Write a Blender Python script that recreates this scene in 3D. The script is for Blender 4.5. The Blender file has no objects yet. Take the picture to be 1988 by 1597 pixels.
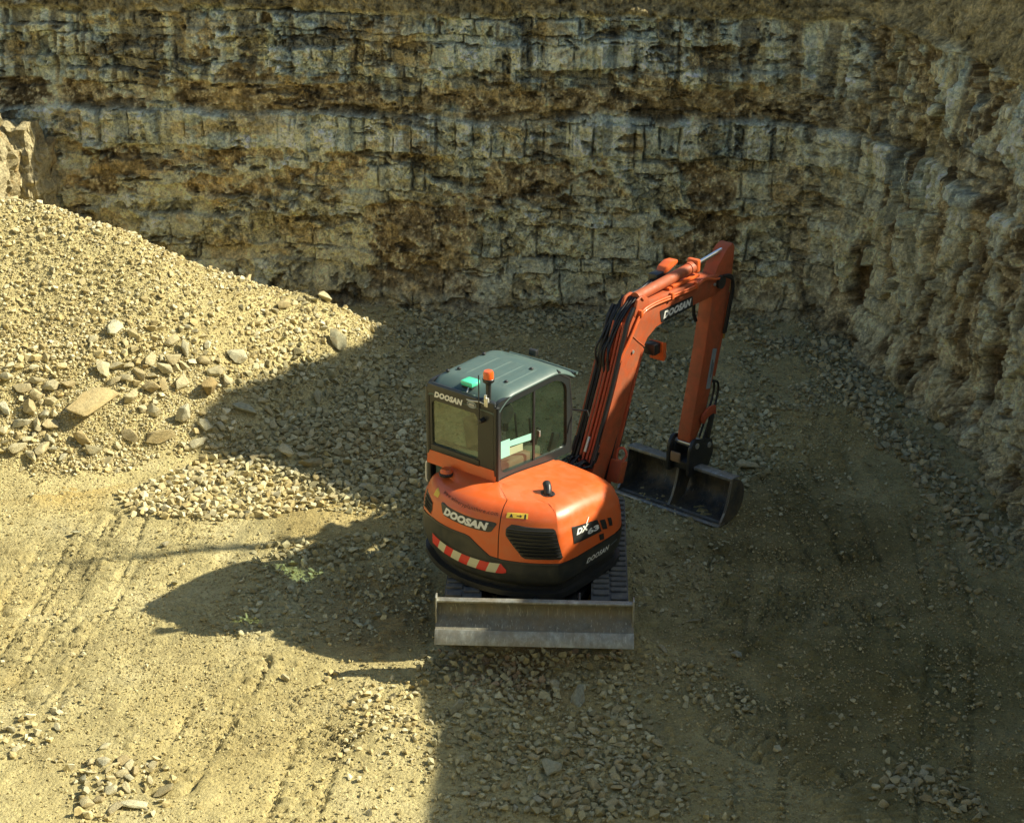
SUN_E=5.0; SUN_C=(1.0,.935,.75); SKY_S=.073; SKY_T=(.93,1.05,1.06,1); EXPO=.86
import bpy, bmesh, math, random
import numpy as np
from mathutils import Vector, Matrix
random.seed(7); RNG=np.random.default_rng(11)
scene=bpy.context.scene; COL=scene.collection
R=math.radians

# ------------------------------------------------------------------ helpers
def link(o,parent=None):
    COL.objects.link(o)
    if parent is not None: o.parent=parent
    return o
def tag(o,label=None,cat=None,group=None,kind=None):
    if label: o['label']=label
    if cat: o['category']=cat
    if group: o['group']=group
    if kind: o['kind']=kind
    return o
def mesh_np(name,verts,faces,cols=None,smooth=False,attr='tint'):
    """verts (n,3), faces (m,3|4) as numpy arrays"""
    me=bpy.data.meshes.new(name)
    n=len(verts); k=faces.shape[1]; m=len(faces)
    me.vertices.add(n); me.vertices.foreach_set('co',np.asarray(verts,np.float32).ravel())
    me.loops.add(m*k); me.loops.foreach_set('vertex_index',np.asarray(faces,np.int32).ravel())
    me.polygons.add(m)
    me.polygons.foreach_set('loop_start',np.arange(0,m*k,k,dtype=np.int32))
    me.polygons.foreach_set('use_smooth',np.full(m,smooth))
    if cols is not None:
        a=me.color_attributes.new(attr,'FLOAT_COLOR','POINT')
        c=np.ones((n,4),np.float32); c[:,:cols.shape[1]]=cols
        a.data.foreach_set('color',c.ravel())
    me.update(calc_edges=True); me.validate()
    return me
def grid_faces(nu,nv):
    i=np.arange(nu-1)[:,None]*nv+np.arange(nv-1)[None,:]
    i=i.ravel(); return np.c_[i,i+nv,i+nv+1,i+1]

# ------------------------------------------------------------------ numpy noise
def _h(ix,iy,iz,seed):
    x=(ix.astype(np.int64)*374761393+iy.astype(np.int64)*668265263+iz.astype(np.int64)*2147483647+seed*1274126177)&0xFFFFFFFF
    x=((x^(x>>13))*1274126177)&0xFFFFFFFF
    x=((x^(x>>16))*2246822519)&0xFFFFFFFF
    return ((x^(x>>15))&0xFFFFFF)/16777215.0
def vnoise(x,y,z=0.0,seed=0):
    x,y,z=np.broadcast_arrays(np.asarray(x,float),np.asarray(y,float),np.asarray(z,float))
    fx,fy,fz=np.floor(x),np.floor(y),np.floor(z)
    tx,ty,tz=x-fx,y-fy,z-fz
    tx=tx*tx*(3-2*tx); ty=ty*ty*(3-2*ty); tz=tz*tz*(3-2*tz)
    r=0
    for a in (0,1):
        for b in (0,1):
            for c in (0,1):
                r=r+_h(fx+a,fy+b,fz+c,seed)*(tx if a else 1-tx)*(ty if b else 1-ty)*(tz if c else 1-tz)
    return r*2-1
def fbm(x,y,z=0.0,oct=4,seed=0,gain=.5):
    r=0; a=1; t=0
    for o in range(oct):
        f=2.0**o
        r=r+a*vnoise(np.asarray(x)*f+17.3*o,np.asarray(y)*f+5.1*o,np.asarray(z)*f,seed+o); t+=a; a*=gain
    return r/t
def ss(a,b,x):
    t=np.clip((x-a)/(b-a),0,1); return t*t*(3-2*t)
def voronoi(u,v,seed=0,jit=.9):
    """two hashes of the nearest cell, F2-F1 edge distance, offset from the cell centre"""
    iu,iv=np.floor(u),np.floor(v)
    f1=np.full(u.shape,9.0); f2=f1.copy(); c1=np.zeros(u.shape); c2=np.zeros(u.shape); du=np.zeros(u.shape); dv=np.zeros(u.shape)
    for a in (-1,0,1):
        for b in (-1,0,1):
            px=iu+a+.5+jit*(_h(iu+a,iv+b,np.zeros_like(iu),seed)-.5)
            py=iv+b+.5+jit*(_h(iu+a,iv+b,np.ones_like(iu),seed)-.5)
            d=np.hypot(u-px,v-py)
            h1=_h(iu+a,iv+b,np.full_like(iu,2),seed); h2=_h(iu+a,iv+b,np.full_like(iu,3),seed)
            n=d<f1
            f2=np.where(n,f1,np.minimum(f2,d)); f1=np.where(n,d,f1)
            c1=np.where(n,h1,c1); c2=np.where(n,h2,c2); du=np.where(n,u-px,du); dv=np.where(n,v-py,dv)
    return c1,c2,f2-f1,du,dv
def facets(u,v,seed,tilt=.5,jit=.95):
    """broken rock: every cell a flat facet at its own depth and tilt (in cell sizes)"""
    c1,c2,e,du,dv=voronoi(u,v,seed,jit)
    t1=np.mod(c1*91.7,1)-.5; t2=np.mod(c2*57.3,1)-.5
    return (c1-.5)+tilt*2*(t1*du+t2*dv),c1,c2,e

# ------------------------------------------------------------------ camera
CAM_P=R(24.04); CAM_F=3309.72; CAM_H=9.375; PW,PH=1988,1597
cd=bpy.data.cameras.new('camera'); cam=bpy.data.objects.new('camera',cd); COL.objects.link(cam)
cam.location=(0,0,CAM_H); cam.rotation_euler=(math.pi/2-CAM_P,0,0)
cd.sensor_fit='HORIZONTAL'; cd.sensor_width=36; cd.lens=36*CAM_F/PW; cd.clip_end=2000; cd.clip_start=.1
scene.camera=cam
def G(u,v,z=0.0):          # where a sight line of the photograph meets the level z
    a=(u-994)/CAM_F; b=(v-798.5)/CAM_F
    d=np.array([a,math.cos(CAM_P)-b*math.sin(CAM_P),-math.sin(CAM_P)-b*math.cos(CAM_P)])
    return d*((z-CAM_H)/d[2])+np.array([0,0,CAM_H])

# ------------------------------------------------------------------ light
SUN_EL=R(38.2); to_sun=Vector((.992*math.cos(SUN_EL),.125*math.cos(SUN_EL),math.sin(SUN_EL)))
sl=bpy.data.lights.new('sun','SUN'); so=bpy.data.objects.new('sun',sl); COL.objects.link(so)
sl.energy=SUN_E; sl.angle=R(.53); sl.color=SUN_C
so.rotation_euler=to_sun.to_track_quat('Z','Y').to_euler(); so.location=(20,5,20)
w=bpy.data.worlds.new('World'); scene.world=w; w.use_nodes=True
nt=w.node_tree; nt.nodes.clear()
out=nt.nodes.new('ShaderNodeOutputWorld'); bg=nt.nodes.new('ShaderNodeBackground'); sky=nt.nodes.new('ShaderNodeTexSky')
sky.sky_type='NISHITA'; sky.sun_disc=False; sky.sun_elevation=SUN_EL
sky.sun_rotation=math.atan2(to_sun.x,to_sun.y); sky.air_density=1.0; sky.dust_density=2.0; sky.ozone_density=1.0
bg.inputs[1].default_value=SKY_S
tm=nt.nodes.new('ShaderNodeMix'); tm.data_type='RGBA'; tm.blend_type='MULTIPLY'; tm.inputs[0].default_value=1; tm.inputs[7].default_value=SKY_T
nt.links.new(sky.outputs[0],tm.inputs[6]); nt.links.new(tm.outputs[2],bg.inputs[0]); nt.links.new(bg.outputs[0],out.inputs[0])
scene.view_settings.view_transform='Standard'; scene.view_settings.look='None'
scene.view_settings.exposure=EXPO; scene.view_settings.gamma=1
scene.cycles.use_denoising=True
scene.cycles.max_bounces=8; scene.cycles.transparent_max_bounces=12

# ------------------------------------------------------------------ materials
class NT:
    def __init__(s,name):
        s.m=bpy.data.materials.new(name); s.m.use_nodes=True; s.t=s.m.node_tree; s.t.nodes.clear()
        s.out=s.n('ShaderNodeOutputMaterial'); s.b=s.n('ShaderNodeBsdfPrincipled'); s.l(s.b.outputs[0],s.out.inputs[0])
    def n(s,k,**kw):
        o=s.t.nodes.new(k)
        for a,v in kw.items(): setattr(o,a,v)
        return o
    def l(s,a,b): s.t.links.new(a,b)
    def coord(s,which='Object'): return s.n('ShaderNodeTexCoord').outputs[which]
    def noise(s,vec,scale,detail=4,rough=.55,stretch=None):
        if stretch is not None:
            mp=s.n('ShaderNodeMapping'); mp.inputs['Scale'].default_value=stretch; s.l(vec,mp.inputs[0]); vec=mp.outputs[0]
        o=s.n('ShaderNodeTexNoise'); o.inputs['Scale'].default_value=scale; o.inputs['Detail'].default_value=detail
        o.inputs['Roughness'].default_value=rough; s.l(vec,o.inputs['Vector']); return o.outputs['Fac']
    def ramp(s,fac,stops):
        o=s.n('ShaderNodeValToRGB'); e=o.color_ramp.elements
        while len(e)<len(stops): e.new(.5)
        for q,(p,c) in zip(e,stops): q.position=p; q.color=(*c,1) if len(c)==3 else c
        s.l(fac,o.inputs[0]); return o.outputs[0]
    def mix(s,fac,a,b,mode='MIX'):
        o=s.n('ShaderNodeMix',data_type='RGBA',blend_type=mode)
        for i,x in ((0,fac),(6,a),(7,b)):
            if hasattr(x,'is_linked') or hasattr(x,'links'): s.l(x,o.inputs[i])
            elif i==0: o.inputs[0].default_value=x
            else: o.inputs[i].default_value=(*x,1)
        return o.outputs[2]
    def math(s,op,a,b=None):
        o=s.n('ShaderNodeMath',operation=op)
        for i,x in ((0,a),(1,b)):
            if x is None: continue
            if hasattr(x,'links'): s.l(x,o.inputs[i])
            else: o.inputs[i].default_value=x
        return o.outputs[0]
    def bump(s,h,strength=.5,dist=.02):
        o=s.n('ShaderNodeBump'); o.inputs['Strength'].default_value=strength; o.inputs['Distance'].default_value=dist
        s.l(h,o.inputs['Height']); s.l(o.outputs[0],s.b.inputs['Normal'])
    def set(s,**kw):
        for k,v in kw.items():
            i=s.b.inputs[k.replace('_',' ')]
            if hasattr(v,'links'): s.l(v,i)
            elif isinstance(v,tuple): i.default_value=(*v,1) if len(v)==3 else v
            else: i.default_value=v
        return s
def grey(v): return (v,v,v)
def simple(name,col,rough=.5,metal=0.0,var=.0,dirt=0.0,dirtcol=(.30,.25,.14),coat=0.0,bump=0.0,vscale=6):
    t=NT(name); c=t.coord()
    colr=t.mix(1.0,col,col)
    if var: 
        f=t.noise(c,vscale,5); colr=t.mix(f,tuple(x*(1-var) for x in col),tuple(min(1,x*(1+var)) for x in col))
    if dirt:
        f=t.ramp(t.noise(c,9,6,.65),[(.5-.25*dirt,grey(0)),(.78,grey(1))])
        f=t.math('MULTIPLY',f,dirt); colr=t.mix(f,colr,dirtcol)
        t.set(Roughness=t.math('ADD',t.math('MULTIPLY',f,.5),rough))
    else: t.set(Roughness=rough)
    t.set(Base_Color=colr,Metallic=metal)
    if coat: t.set(Coat_Weight=coat,Coat_Roughness=.08)
    if bump: t.bump(t.noise(c,60,3),bump,.004)
    return t.m
# ================================================================== terrain materials
def earth_mat():
    t=NT('earth'); c=t.coord(); a=t.n('ShaderNodeVertexColor',layer_name='tint').outputs[0]
    f=t.noise(c,1.1,6,.6); base=t.ramp(f,[(.30,(.41,.338,.150)),(.5,(.515,.436,.198)),(.72,(.585,.508,.262))])
    g=t.noise(c,38,5,.7); base=t.mix(t.math('MULTIPLY',t.ramp(g,[(.38,grey(1)),(.52,grey(0))]),.45),base,(.19,.15,.07))
    base=t.mix(t.math('MULTIPLY',t.ramp(t.noise(c,95,2),[(.58,grey(0)),(.68,grey(1))]),.45),base,(.62,.56,.36))
    base=t.mix(1.0,base,a,'MULTIPLY')
    base=t.mix(1.0,base,t.ramp(t.noise(c,7,7,.72),[(.3,grey(.80)),(.5,grey(1.0)),(.7,grey(1.2))]),'MULTIPLY')
    t.set(Base_Color=base,Roughness=.95,Specular_IOR_Level=.15)
    v=t.n('ShaderNodeTexVoronoi'); v.inputs['Scale'].default_value=24; t.l(c,v.inputs['Vector'])
    h=t.math('ADD',t.math('MULTIPLY',t.noise(c,42,6,.7),1.2),t.math('MULTIPLY',v.outputs['Distance'],-.5))
    t.bump(h,.9,.03); return t.m
def cliff_mat():
    t=NT('cliff_rock'); c=t.coord(); a=t.n('ShaderNodeVertexColor',layer_name='tint').outputs[0]
    f=t.noise(c,24,8,.75); col=t.mix(1.0,a,t.ramp(f,[(.34,grey(.6)),(.45,grey(1.0)),(.62,grey(1.35))]),'MULTIPLY')
    v=t.n('ShaderNodeTexVoronoi'); v.inputs['Scale'].default_value=19; t.l(c,v.inputs['Vector'])
    col=t.mix(1.0,col,t.ramp(v.outputs['Color'],[(.1,grey(.78)),(.9,grey(1.2))]),'MULTIPLY')
    g=t.noise(c,85,4,.75); col=t.mix(1.0,col,t.ramp(g,[(.36,grey(.7)),(.6,grey(1.2))]),'MULTIPLY')
    t.set(Base_Color=col,Roughness=.95,Specular_IOR_Level=.15)
    t.bump(t.math('ADD',t.math('MULTIPLY',t.noise(c,34,8,.75),1.3),t.math('MULTIPLY',v.outputs['Distance'],-.5)),1.0,.045)
    return t.m
def stone_mat():
    t=NT('limestone'); c=t.coord(); a=t.n('ShaderNodeVertexColor',layer_name='tint').outputs[0]
    f=t.noise(c,30,5,.65); col=t.mix(1.0,a,t.ramp(f,[(.3,grey(.74)),(.7,grey(1.2))]),'MULTIPLY')
    t.set(Base_Color=col,Roughness=.93,Specular_IOR_Level=.2); t.bump(t.noise(c,90,4,.7),.5,.006); return t.m
def rock_mat():
    t=NT('loose_rock'); c=t.coord(); oi=t.n('ShaderNodeObjectInfo')
    base=t.mix(1.0,oi.outputs['Color'],t.ramp(oi.outputs['Random'],[(0,(.42,.335,.165)),(.35,(.52,.445,.245)),(.7,(.58,.52,.31)),(1,(.47,.445,.30))]),'MULTIPLY')
    f=t.noise(c,9,6,.65); col=t.mix(1.0,base,t.ramp(f,[(.28,grey(.62)),(.52,grey(1)),(.75,grey(1.2))]),'MULTIPLY')
    g=t.noise(c,3,4,.6); col=t.mix(t.math('MULTIPLY',t.ramp(g,[(.5,grey(0)),(.7,grey(1))]),.55),col,(.37,.255,.10))
    t.set(Base_Color=col,Roughness=.93,Specular_IOR_Level=.2); t.bump(t.noise(c,22,7,.7),.7,.03); return t.m
M_EARTH=earth_mat(); M_CLIFF=cliff_mat(); M_STONE=stone_mat(); M_ROCK=rock_mat()

# ================================================================== heights
RIDGE=np.array([(-11,22.2,3.2),(-8,22.1,3.0),(-6.9,22.0,2.68),(-6.2,22.0,2.45),(-5.5,22.0,2.18),(-5.0,22.0,1.92),(-4.6,22.1,1.70),(-4.0,22.4,1.45),(-3.4,22.8,1.12),(-2.8,23.0,.86),(-2.3,23.2,.52),(-1.95,23.4,.18)])
_t=np.linspace(0,len(RIDGE)-1,90); RID=np.c_[[np.interp(_t,np.arange(len(RIDGE)),RIDGE[:,k]) for k in range(3)]].T
def pile_h(x,y):
    h=np.full(np.shape(x),-1.0)
    for rx,ry,rz in RID:
        d=np.hypot(x-rx,(y-ry)*.93); d=np.sqrt(d*d+.05)-.22
        h=np.maximum(h,rz-.86*d)
    h=h+.16*fbm(x*.9,y*.9,0,4,31)*ss(0,1,h+.6)+(.03*fbm(x*2.5,y*2.5,0,3,41)+.025*fbm(x*8,y*8,0,3,42))*ss(0,.3,h)
    k=.22   # soft toe
    return np.where(h>k,h,np.where(h>-k,(h+k)**2/(4*k),0))
TRACKS=[[(1560,1100),(1480,1300),(1470,1597)],[(1800,1000),(1850,1200),(1830,1597)],[(1300,900),(1420,1050),(1400,1250)],[(760,1330),(620,1440),(560,1597)],[(1000,700),(900,640),(760,640)],
 [(245,1005),(215,1075),(180,1150),(120,1250),(45,1350)],[(340,1010),(305,1090),(262,1170),(215,1260),(150,1360)],[(150,1000),(100,1090),(40,1180)],[(190,1000),(150,1090),(95,1190),(20,1300)],[(480,1290),(400,1400),(330,1520)],[(700,1330),(560,1380),(430,1450)],
 [(1010,1320),(1080,1420),(1130,1597)],[(1650,700),(1600,860),(1640,1010),(1720,1200)],[(1500,900),(1560,1000),(1640,1130),(1740,1330)],[(1330,1060),(1500,1090),(1700,1060)],[(1330,1160),(1520,1200),(1760,1170)],[(1420,1420),(1600,1500),(1760,1450)]]
TRK=[]
for tr in TRACKS:
    p=np.array([G(u,v)[:2] for u,v in tr]); L=np.r_[0,np.cumsum(np.hypot(*np.diff(p,axis=0).T))]
    s=np.arange(0,L[-1],.02); TRK.append((s,np.c_[np.interp(s,L,p[:,0]),np.interp(s,L,p[:,1])]))
def ground_h(x,y):
    h=.05*fbm(x*.55,y*.55,0,4,3)+.028*fbm(x*2.6,y*2.6,0,4,5)+.014*fbm(x*9,y*9,0,3,8)
    m=ss(-12,-8.0,x)*ss(9,11,y)
    h=h+ss(8.5,1.0,y)*7.4*1.0+ss(-13,-22,x)*5.5   # banks behind the camera and far left
    return h
def tread_h(x,y):
    r=np.zeros_like(x)
    for i,(s,p) in enumerate(TRK):
        lo=p.min(0)-.4; hi=p.max(0)+.4
        k=np.where((x>lo[0])&(x<hi[0])&(y>lo[1])&(y<hi[1]))[0]
        if not len(k): continue
        for c in np.array_split(k,max(1,len(k)//4000)):
            d=np.hypot(x[c][:,None]-p[None,::2,0],y[c][:,None]-p[None,::2,1]); j=d.argmin(1); dm=d[np.arange(len(c)),j]
            al=s[::2][j]; w=ss(.26,.21,dm)
            lug=np.sin(al*2*math.pi/.115)
            e=(.017*lug)*(.6+2.0*vnoise(x[c]*9,y[c]*2,0,55+i))-.006-.045*np.exp(-((dm-.225)/.032)**2)*(lug>-.1)-.022*np.exp(-(dm/.025)**2)*(lug>.2)
            fade=ss(-.6,.05,fbm(x[c]*1.3,y[c]*1.3,0,2,77+i))
            r[c]+=e*np.maximum(w,np.exp(-((dm-.225)/.03)**2))*fade*(1.2 if 5<=i<11 else 1.5)
    return r

# ================================================================== ground sheet
def nonuni(a,b,fine0,fine1,step,grow=1.16,mx=6):
    v=list(np.arange(fine0,fine1+1e-6,step))
    s=step; x=v[0]; lo=[]
    while x>a: s=min(s*grow,mx); x-=s; lo.append(x)
    s=step; x=v[-1]; hi=[]
    while x<b: s=min(s*grow,mx); x+=s; hi.append(x)
    return np.array(lo[::-1]+v+hi)
gx=nonuni(-90,90,-7.6,6.6,.026); gy=nonuni(-70,110,11.7,25.4,.026)
X,Y=np.meshgrid(gx,gy,indexing='ij'); x=X.ravel(); y=Y.ravel()
z=ground_h(x,y); fm=(x>-8)&(x<7)&(y>11)&(y<26)
z[fm]+=tread_h(x[fm],y[fm])
def cleats(x,y,ang,seed,amp):
    ca,sa=math.cos(ang),math.sin(ang); al=x*ca+y*sa+.06*fbm(x*.8,y*.8,0,2,seed); ac=-x*sa+y*ca+.05*fbm(x*.7,y*.7,0,2,seed+1)
    row=np.floor(al/.092); bar=np.sin(al/.092*2*math.pi); ph=_h(row,row*0,row*0,seed)
    lane=np.mod(ac+.35*_h(np.floor(ac/1.15),ac*0,ac*0,seed+7),1.15); seg=np.cos((lane-.25)/.25*math.pi*1.0)
    gap=1-.8*np.exp(-((np.mod(lane,.25)-.125)/.02)**2)
    return amp*ss(-.2,.5,bar+.5*(ph-.5))*ss(.5,.42,np.abs(lane-.25)*2)*gap*(.25+.75*ss(-.15,.25,vnoise(ac*7,row*1.7,0,seed+5)))*ss(-.25,.2,fbm(x*.9,y*.9,0,3,seed+2)+.3*fbm(x*4,y*4,0,2,seed+3))
pa,pb=G(245,1005),G(45,1350); an=math.atan2(pb[1]-pa[1],pb[0]-pa[0])
lm=fm&(x<-.6); z[lm]+=cleats(x[lm],y[lm],an,501,.040)*ss(20.0,18.3,y[lm])
lm=fm&(x>1.2); z[lm]+=cleats(x[lm],y[lm],math.pi/2+.12,511,.050)
z-= .0*x
def patch(x,y):      # ground colour: mottled fines and brown soil, plus mostly darker spots at set places
    a=fbm(x*.35,y*.35,0,4,21); b=fbm(x*1.1,y*1.1,0,4,22)
    c=np.ones((len(x),3))*(1+.16*a[:,None]+.10*b[:,None])
    k=ss(.12,.5,fbm(x*.5+9,y*.5,0,4,23))[:,None]; c=c*(1-k*np.array([.10,.16,.26]))
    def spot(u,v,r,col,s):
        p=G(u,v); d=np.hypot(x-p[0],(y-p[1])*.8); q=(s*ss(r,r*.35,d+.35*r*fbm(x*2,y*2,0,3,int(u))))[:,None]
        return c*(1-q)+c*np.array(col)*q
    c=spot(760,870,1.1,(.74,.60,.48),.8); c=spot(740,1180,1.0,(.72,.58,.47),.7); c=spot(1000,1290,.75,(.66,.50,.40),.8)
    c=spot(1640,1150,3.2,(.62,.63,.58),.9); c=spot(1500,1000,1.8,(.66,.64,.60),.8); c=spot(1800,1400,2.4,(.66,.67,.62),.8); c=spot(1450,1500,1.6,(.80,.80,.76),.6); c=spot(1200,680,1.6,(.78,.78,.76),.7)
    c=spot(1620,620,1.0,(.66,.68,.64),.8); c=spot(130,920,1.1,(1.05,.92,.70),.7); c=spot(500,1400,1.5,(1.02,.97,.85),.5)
    return np.clip(c,.3,1.5)
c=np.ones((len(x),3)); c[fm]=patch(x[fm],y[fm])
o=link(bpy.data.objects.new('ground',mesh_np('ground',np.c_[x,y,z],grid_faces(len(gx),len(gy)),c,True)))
o.data.materials.append(M_EARTH); tag(o,kind='structure')

# ================================================================== rubble heap
hx=np.arange(-11,-.9,.03); hy=np.arange(18.0,26.2,.03)
X,Y=np.meshgrid(hx,hy,indexing='ij'); x=X.ravel(); y=Y.ravel()
ph=pile_h(x,y); z=np.where(ph>.004,ground_h(x,y)+ph,-.12)
F=grid_faces(len(hx),len(hy)); keep=(ph[F]>.0).any(1); F=F[keep]
used=np.unique(F); rm=np.full(len(x),-1); rm[used]=np.arange(len(used))
o=link(bpy.data.objects.new('rubble_heap',mesh_np('rubble_heap',np.c_[x,y,z][used],rm[F],np.clip(1.04+.14*fbm(x*.7,y*.7,0,4,51)[used][:,None]*np.array([[1,1.05,1.2]]),.6,1.3),True)))
o.data.materials.append(M_EARTH)
tag(o,'long sloping heap of pale crushed stone banked against the back wall','rubble heap')
def surf_h(x,y): return ground_h(x,y)+pile_h(x,y)
def hit(u,v,top=4.0):        # where a sight line of the photograph meets the ground or the heap
    zs=np.arange(top,-.3,-.02); a=G(u,v,0.0); c=np.array([0,0,CAM_H]); t=(zs-CAM_H)/(0-CAM_H)
    p=c[None]+(a-c)[None]*t[:,None]; k=np.where(p[:,2]<=surf_h(p[:,0],p[:,1]))[0]
    return p[k[0]] if len(k) else a

# ================================================================== quarry face
BASE=np.array([(-30,28),(-22,27.3),(-16,26.7),(-12,26.2),(-8.2,25.9),(-5.8,25.65),(-3.6,25.4),(-2,25.15),(0,24.95),(2.45,24.85),(3.7,24.75),(4.45,24.5),(4.95,23.8),(5.34,22.5),(5.68,21),(5.92,19.4),(6.12,18),(6.26,16.5),(6.45,14),(6.5,10),(7,4),(7.8,-4),(8.5,-14),(10,-30)],float)
for _ in range(3):
    q=[BASE[0]]
    for a,b in zip(BASE[:-1],BASE[1:]): q+=[a*.75+b*.25,a*.25+b*.75]
    q.append(BASE[-1]); BASE=np.array(q)
BL=np.r_[0,np.cumsum(np.hypot(*np.diff(BASE,axis=0).T))]
def bs_of(px,py): return BL[np.argmin(np.hypot(BASE[:,0]-px,BASE[:,1]-py))]
s0=bs_of(-8.4,25.9); s1=bs_of(6.35,15.2)
S=nonuni(0,BL[-1],s0,s1,.0155,1.2,2.0); S=S[(S>=0)&(S<=BL[-1])]
bx=np.interp(S,BL,BASE[:,0]); by=np.interp(S,BL,BASE[:,1])
tx=np.gradient(bx,S); ty=np.gradient(by,S)
k=np.ones(81)/81
def smooth(v): return np.convolve(np.pad(v,40,mode='edge'),k,'valid')
tx,ty=smooth(tx),smooth(ty); n=np.hypot(tx,ty); nx,ny=ty/n,-tx/n        # points into the pit
Zl=np.r_[np.arange(-.35,5.25,.0155),np.arange(5.3,12.5,.14)]
RTs=ss(3.4,5.0,bx)
# right bank's unseen top is shaped so its shadow follows the wanted floor edge
EDGE=[(720,632),(712,652),(690,668),(640,690),(545,704),(500,740),(430,762),(375,800),(365,835),(372,870),(480,900),(560,930),(650,975),(735,992)]
EDGE=np.array([(p[1]-.16*p[2],p[0]-1.27*p[2]) for p in (hit(u,v) for u,v in EDGE)]); EDGE=EDGE[np.argsort(EDGE[:,0])]
EDGE=np.vstack([[(-30,-.78),(12,-.78),(13,-.82),(14.5,-.98),(15.9,-1.02),(16.4,-1.25),(16.9,-1.5),(17.4,-1.75)],EDGE[EDGE[:,0]>17.6],[(25.2,-2.0)]])
def edge_x(y): return np.interp(y,EDGE[:,0],EDGE[:,1])

def recess(z,rt): return (.09+.08*rt)*np.minimum(z,4.45)+(.07+.29*rt)*np.maximum(z-4.45,0)
rim=np.full(len(S),5.15); done=bx<4.2
for zt in np.arange(5.15,12,.03):
    q=recess(zt,RTs); f=bx-nx*q-1.27*zt-edge_x(by-ny*q-.16*zt)
    rim=np.where(done,rim,zt); done|=f<=0
rim=rim+(bx>4.4)*(.22*ss(17.5,19,by)*fbm(S*1.7,S*0,0,4,61)+.05*fbm(S*1.7,S*0,0,4,62))
SS,ZZ=np.meshgrid(S,Zl,indexing='ij')
RT=RTs[:,None]*np.ones_like(SS)                # 1 on the right hand wall
zz=ZZ+.10*fbm(SS*.5,ZZ*.0,0,3,71)+.10*fbm(SS*1.7,ZZ*1.2,0,4,72)+.03*fbm(SS*9,ZZ*5,0,2,73)   # wobbling beds
zz=ZZ+.07*fbm(SS*.5,ZZ*.0,0,3,71)+.06*fbm(SS*2.0,ZZ*1.0,0,4,72)+.02*fbm(SS*9,ZZ*5,0,2,73)
def band(a,b,soft=.04): return ss(a-soft,a+soft,zz)*ss(b+soft,b-soft,zz)
wu=SS+.05*fbm(SS*3,ZZ*3,0,3,81); wv=ZZ+.04*fbm(SS*3,ZZ*3,0,3,82)
rgb_=np.random.default_rng(77)
BED=np.r_[-1.0,.15,.62,.84,1.33,1.56,1.80,2.20,2.38,2.93,3.05,3.30,3.52,3.70,4.05,4.18,4.42,4.9,5.6,7,9,13]; BW_=rgb_.uniform(.42,.95,len(BED)+2); BW_[np.searchsorted(BED,2.5)]=.30; BW_[np.searchsorted(BED,3.85)]=.34
zb_=ZZ+.06*fbm(SS*.6,ZZ*0,0,3,71)+.05*fbm(SS*2.0,ZZ*.8,0,3,72)+.018*fbm(SS*10,ZZ*6,0,2,73)
kb=np.clip(np.searchsorted(BED,zb_.ravel()).reshape(zb_.shape),1,len(BED)-1); lo_=BED[kb-1]; hi_=BED[kb]
kf=kb.astype(float); uu=(SS+.05*fbm(SS*2.5,ZZ*2.5,0,3,81)+.10*(ZZ-1.5)*(_h(kf,kf*0,kf*0,21)-.5))/BW_[kb]+_h(kf,kf*0,kf*0,22)*9
ci=np.floor(uu); jl=.8*(_h(ci,kf,kf*0,23)-.5); jr=.8*(_h(ci+1,kf,kf*0,23)-.5)
up=uu-ci; sh=np.where(up<jl,-1,np.where(up>1+jr,1,0)); ci=ci+sh
el=np.abs(uu-ci-.8*(_h(ci,kf,kf*0,23)-.5)); er=np.abs(uu-ci-1-.8*(_h(ci+1,kf,kf*0,23)-.5))
ev=np.minimum(el,er)*BW_[kb]; eh=np.minimum(zb_-lo_,hi_-zb_); e1=np.minimum(ev,eh*1.2)/.5
a1=_h(ci,kf,kf*0,24); a2=_h(ci,kf,kf*0,25); A=(a1-.5)+.7*((np.mod(a1*91.7,1)-.5)*(uu-ci-.5)+(np.mod(a2*57.3,1)-.5)*((zb_-lo_)/np.maximum(hi_-lo_,.01)-.5))
B,b1,b2,e2=facets(wu/.20,wv/.13,9,.6); D,d1,d2,e3=facets((wu+.02*fbm(SS*14,ZZ*14,0,2,83))/.09,wv/.065,13,.8)
flat=((a2>.42)*ss(-.3,.0,fbm(SS*.8,ZZ*.8,0,3,120)+.12)).astype(float); B=B*(1-.75*flat); D=D*(1-.8*flat)
V1,v1_,v2_,ve=facets((wu+.25*ZZ)/.62,wv/1.25,31,.75); V2,_,_,_=facets((wu+.2*ZZ)/.26,wv/.5,33,.8)
a3=np.mod(a1*37.7+a2*11.3,1)
soilT=ss(4.40,4.52,zz+.14*fbm(SS*1.4,ZZ,0,3,90)+.05*fbm(SS*6,ZZ*3,0,2,88))
big=fbm(SS*.45,ZZ*.55,0,4,91); med=fbm(SS*1.3,ZZ*1.5,0,4,92); fin=fbm(SS*6,ZZ*6,0,5,93,.68); vf=fbm(SS*19,ZZ*19,0,3,89,.75)
strk=fbm(SS*5.5,ZZ*.5,0,3,94)+.6*fbm(SS*13,ZZ*.9,0,2,95)+.12*fin; strk2=fbm(SS*2.4+40,ZZ*.45,0,3,96)
lump=fbm(SS*2.6,ZZ*3.4,0,5,110,.6)
dirt=np.clip(band(2.95,3.38)*ss(-.30,-.05,med+.5*lump+.12*fin+.06)+band(1.62,2.34)*(1-.8*RT)*ss(.0,.12,med+.7*lump+.15*fin+.02)+band(.25,1.60)*ss(.12,.2,big+.35*med+.3*lump)*(1-.6*RT)+ss(.30,.1,zz)*.6,0,1)
seam=fbm(SS*2.6+.35*ZZ,ZZ*.42,0,4,97,.55); dirt=np.maximum(dirt*(1-.5*RT),RT*ss(.15,.22,seam+.12*fin)*.95)
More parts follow.
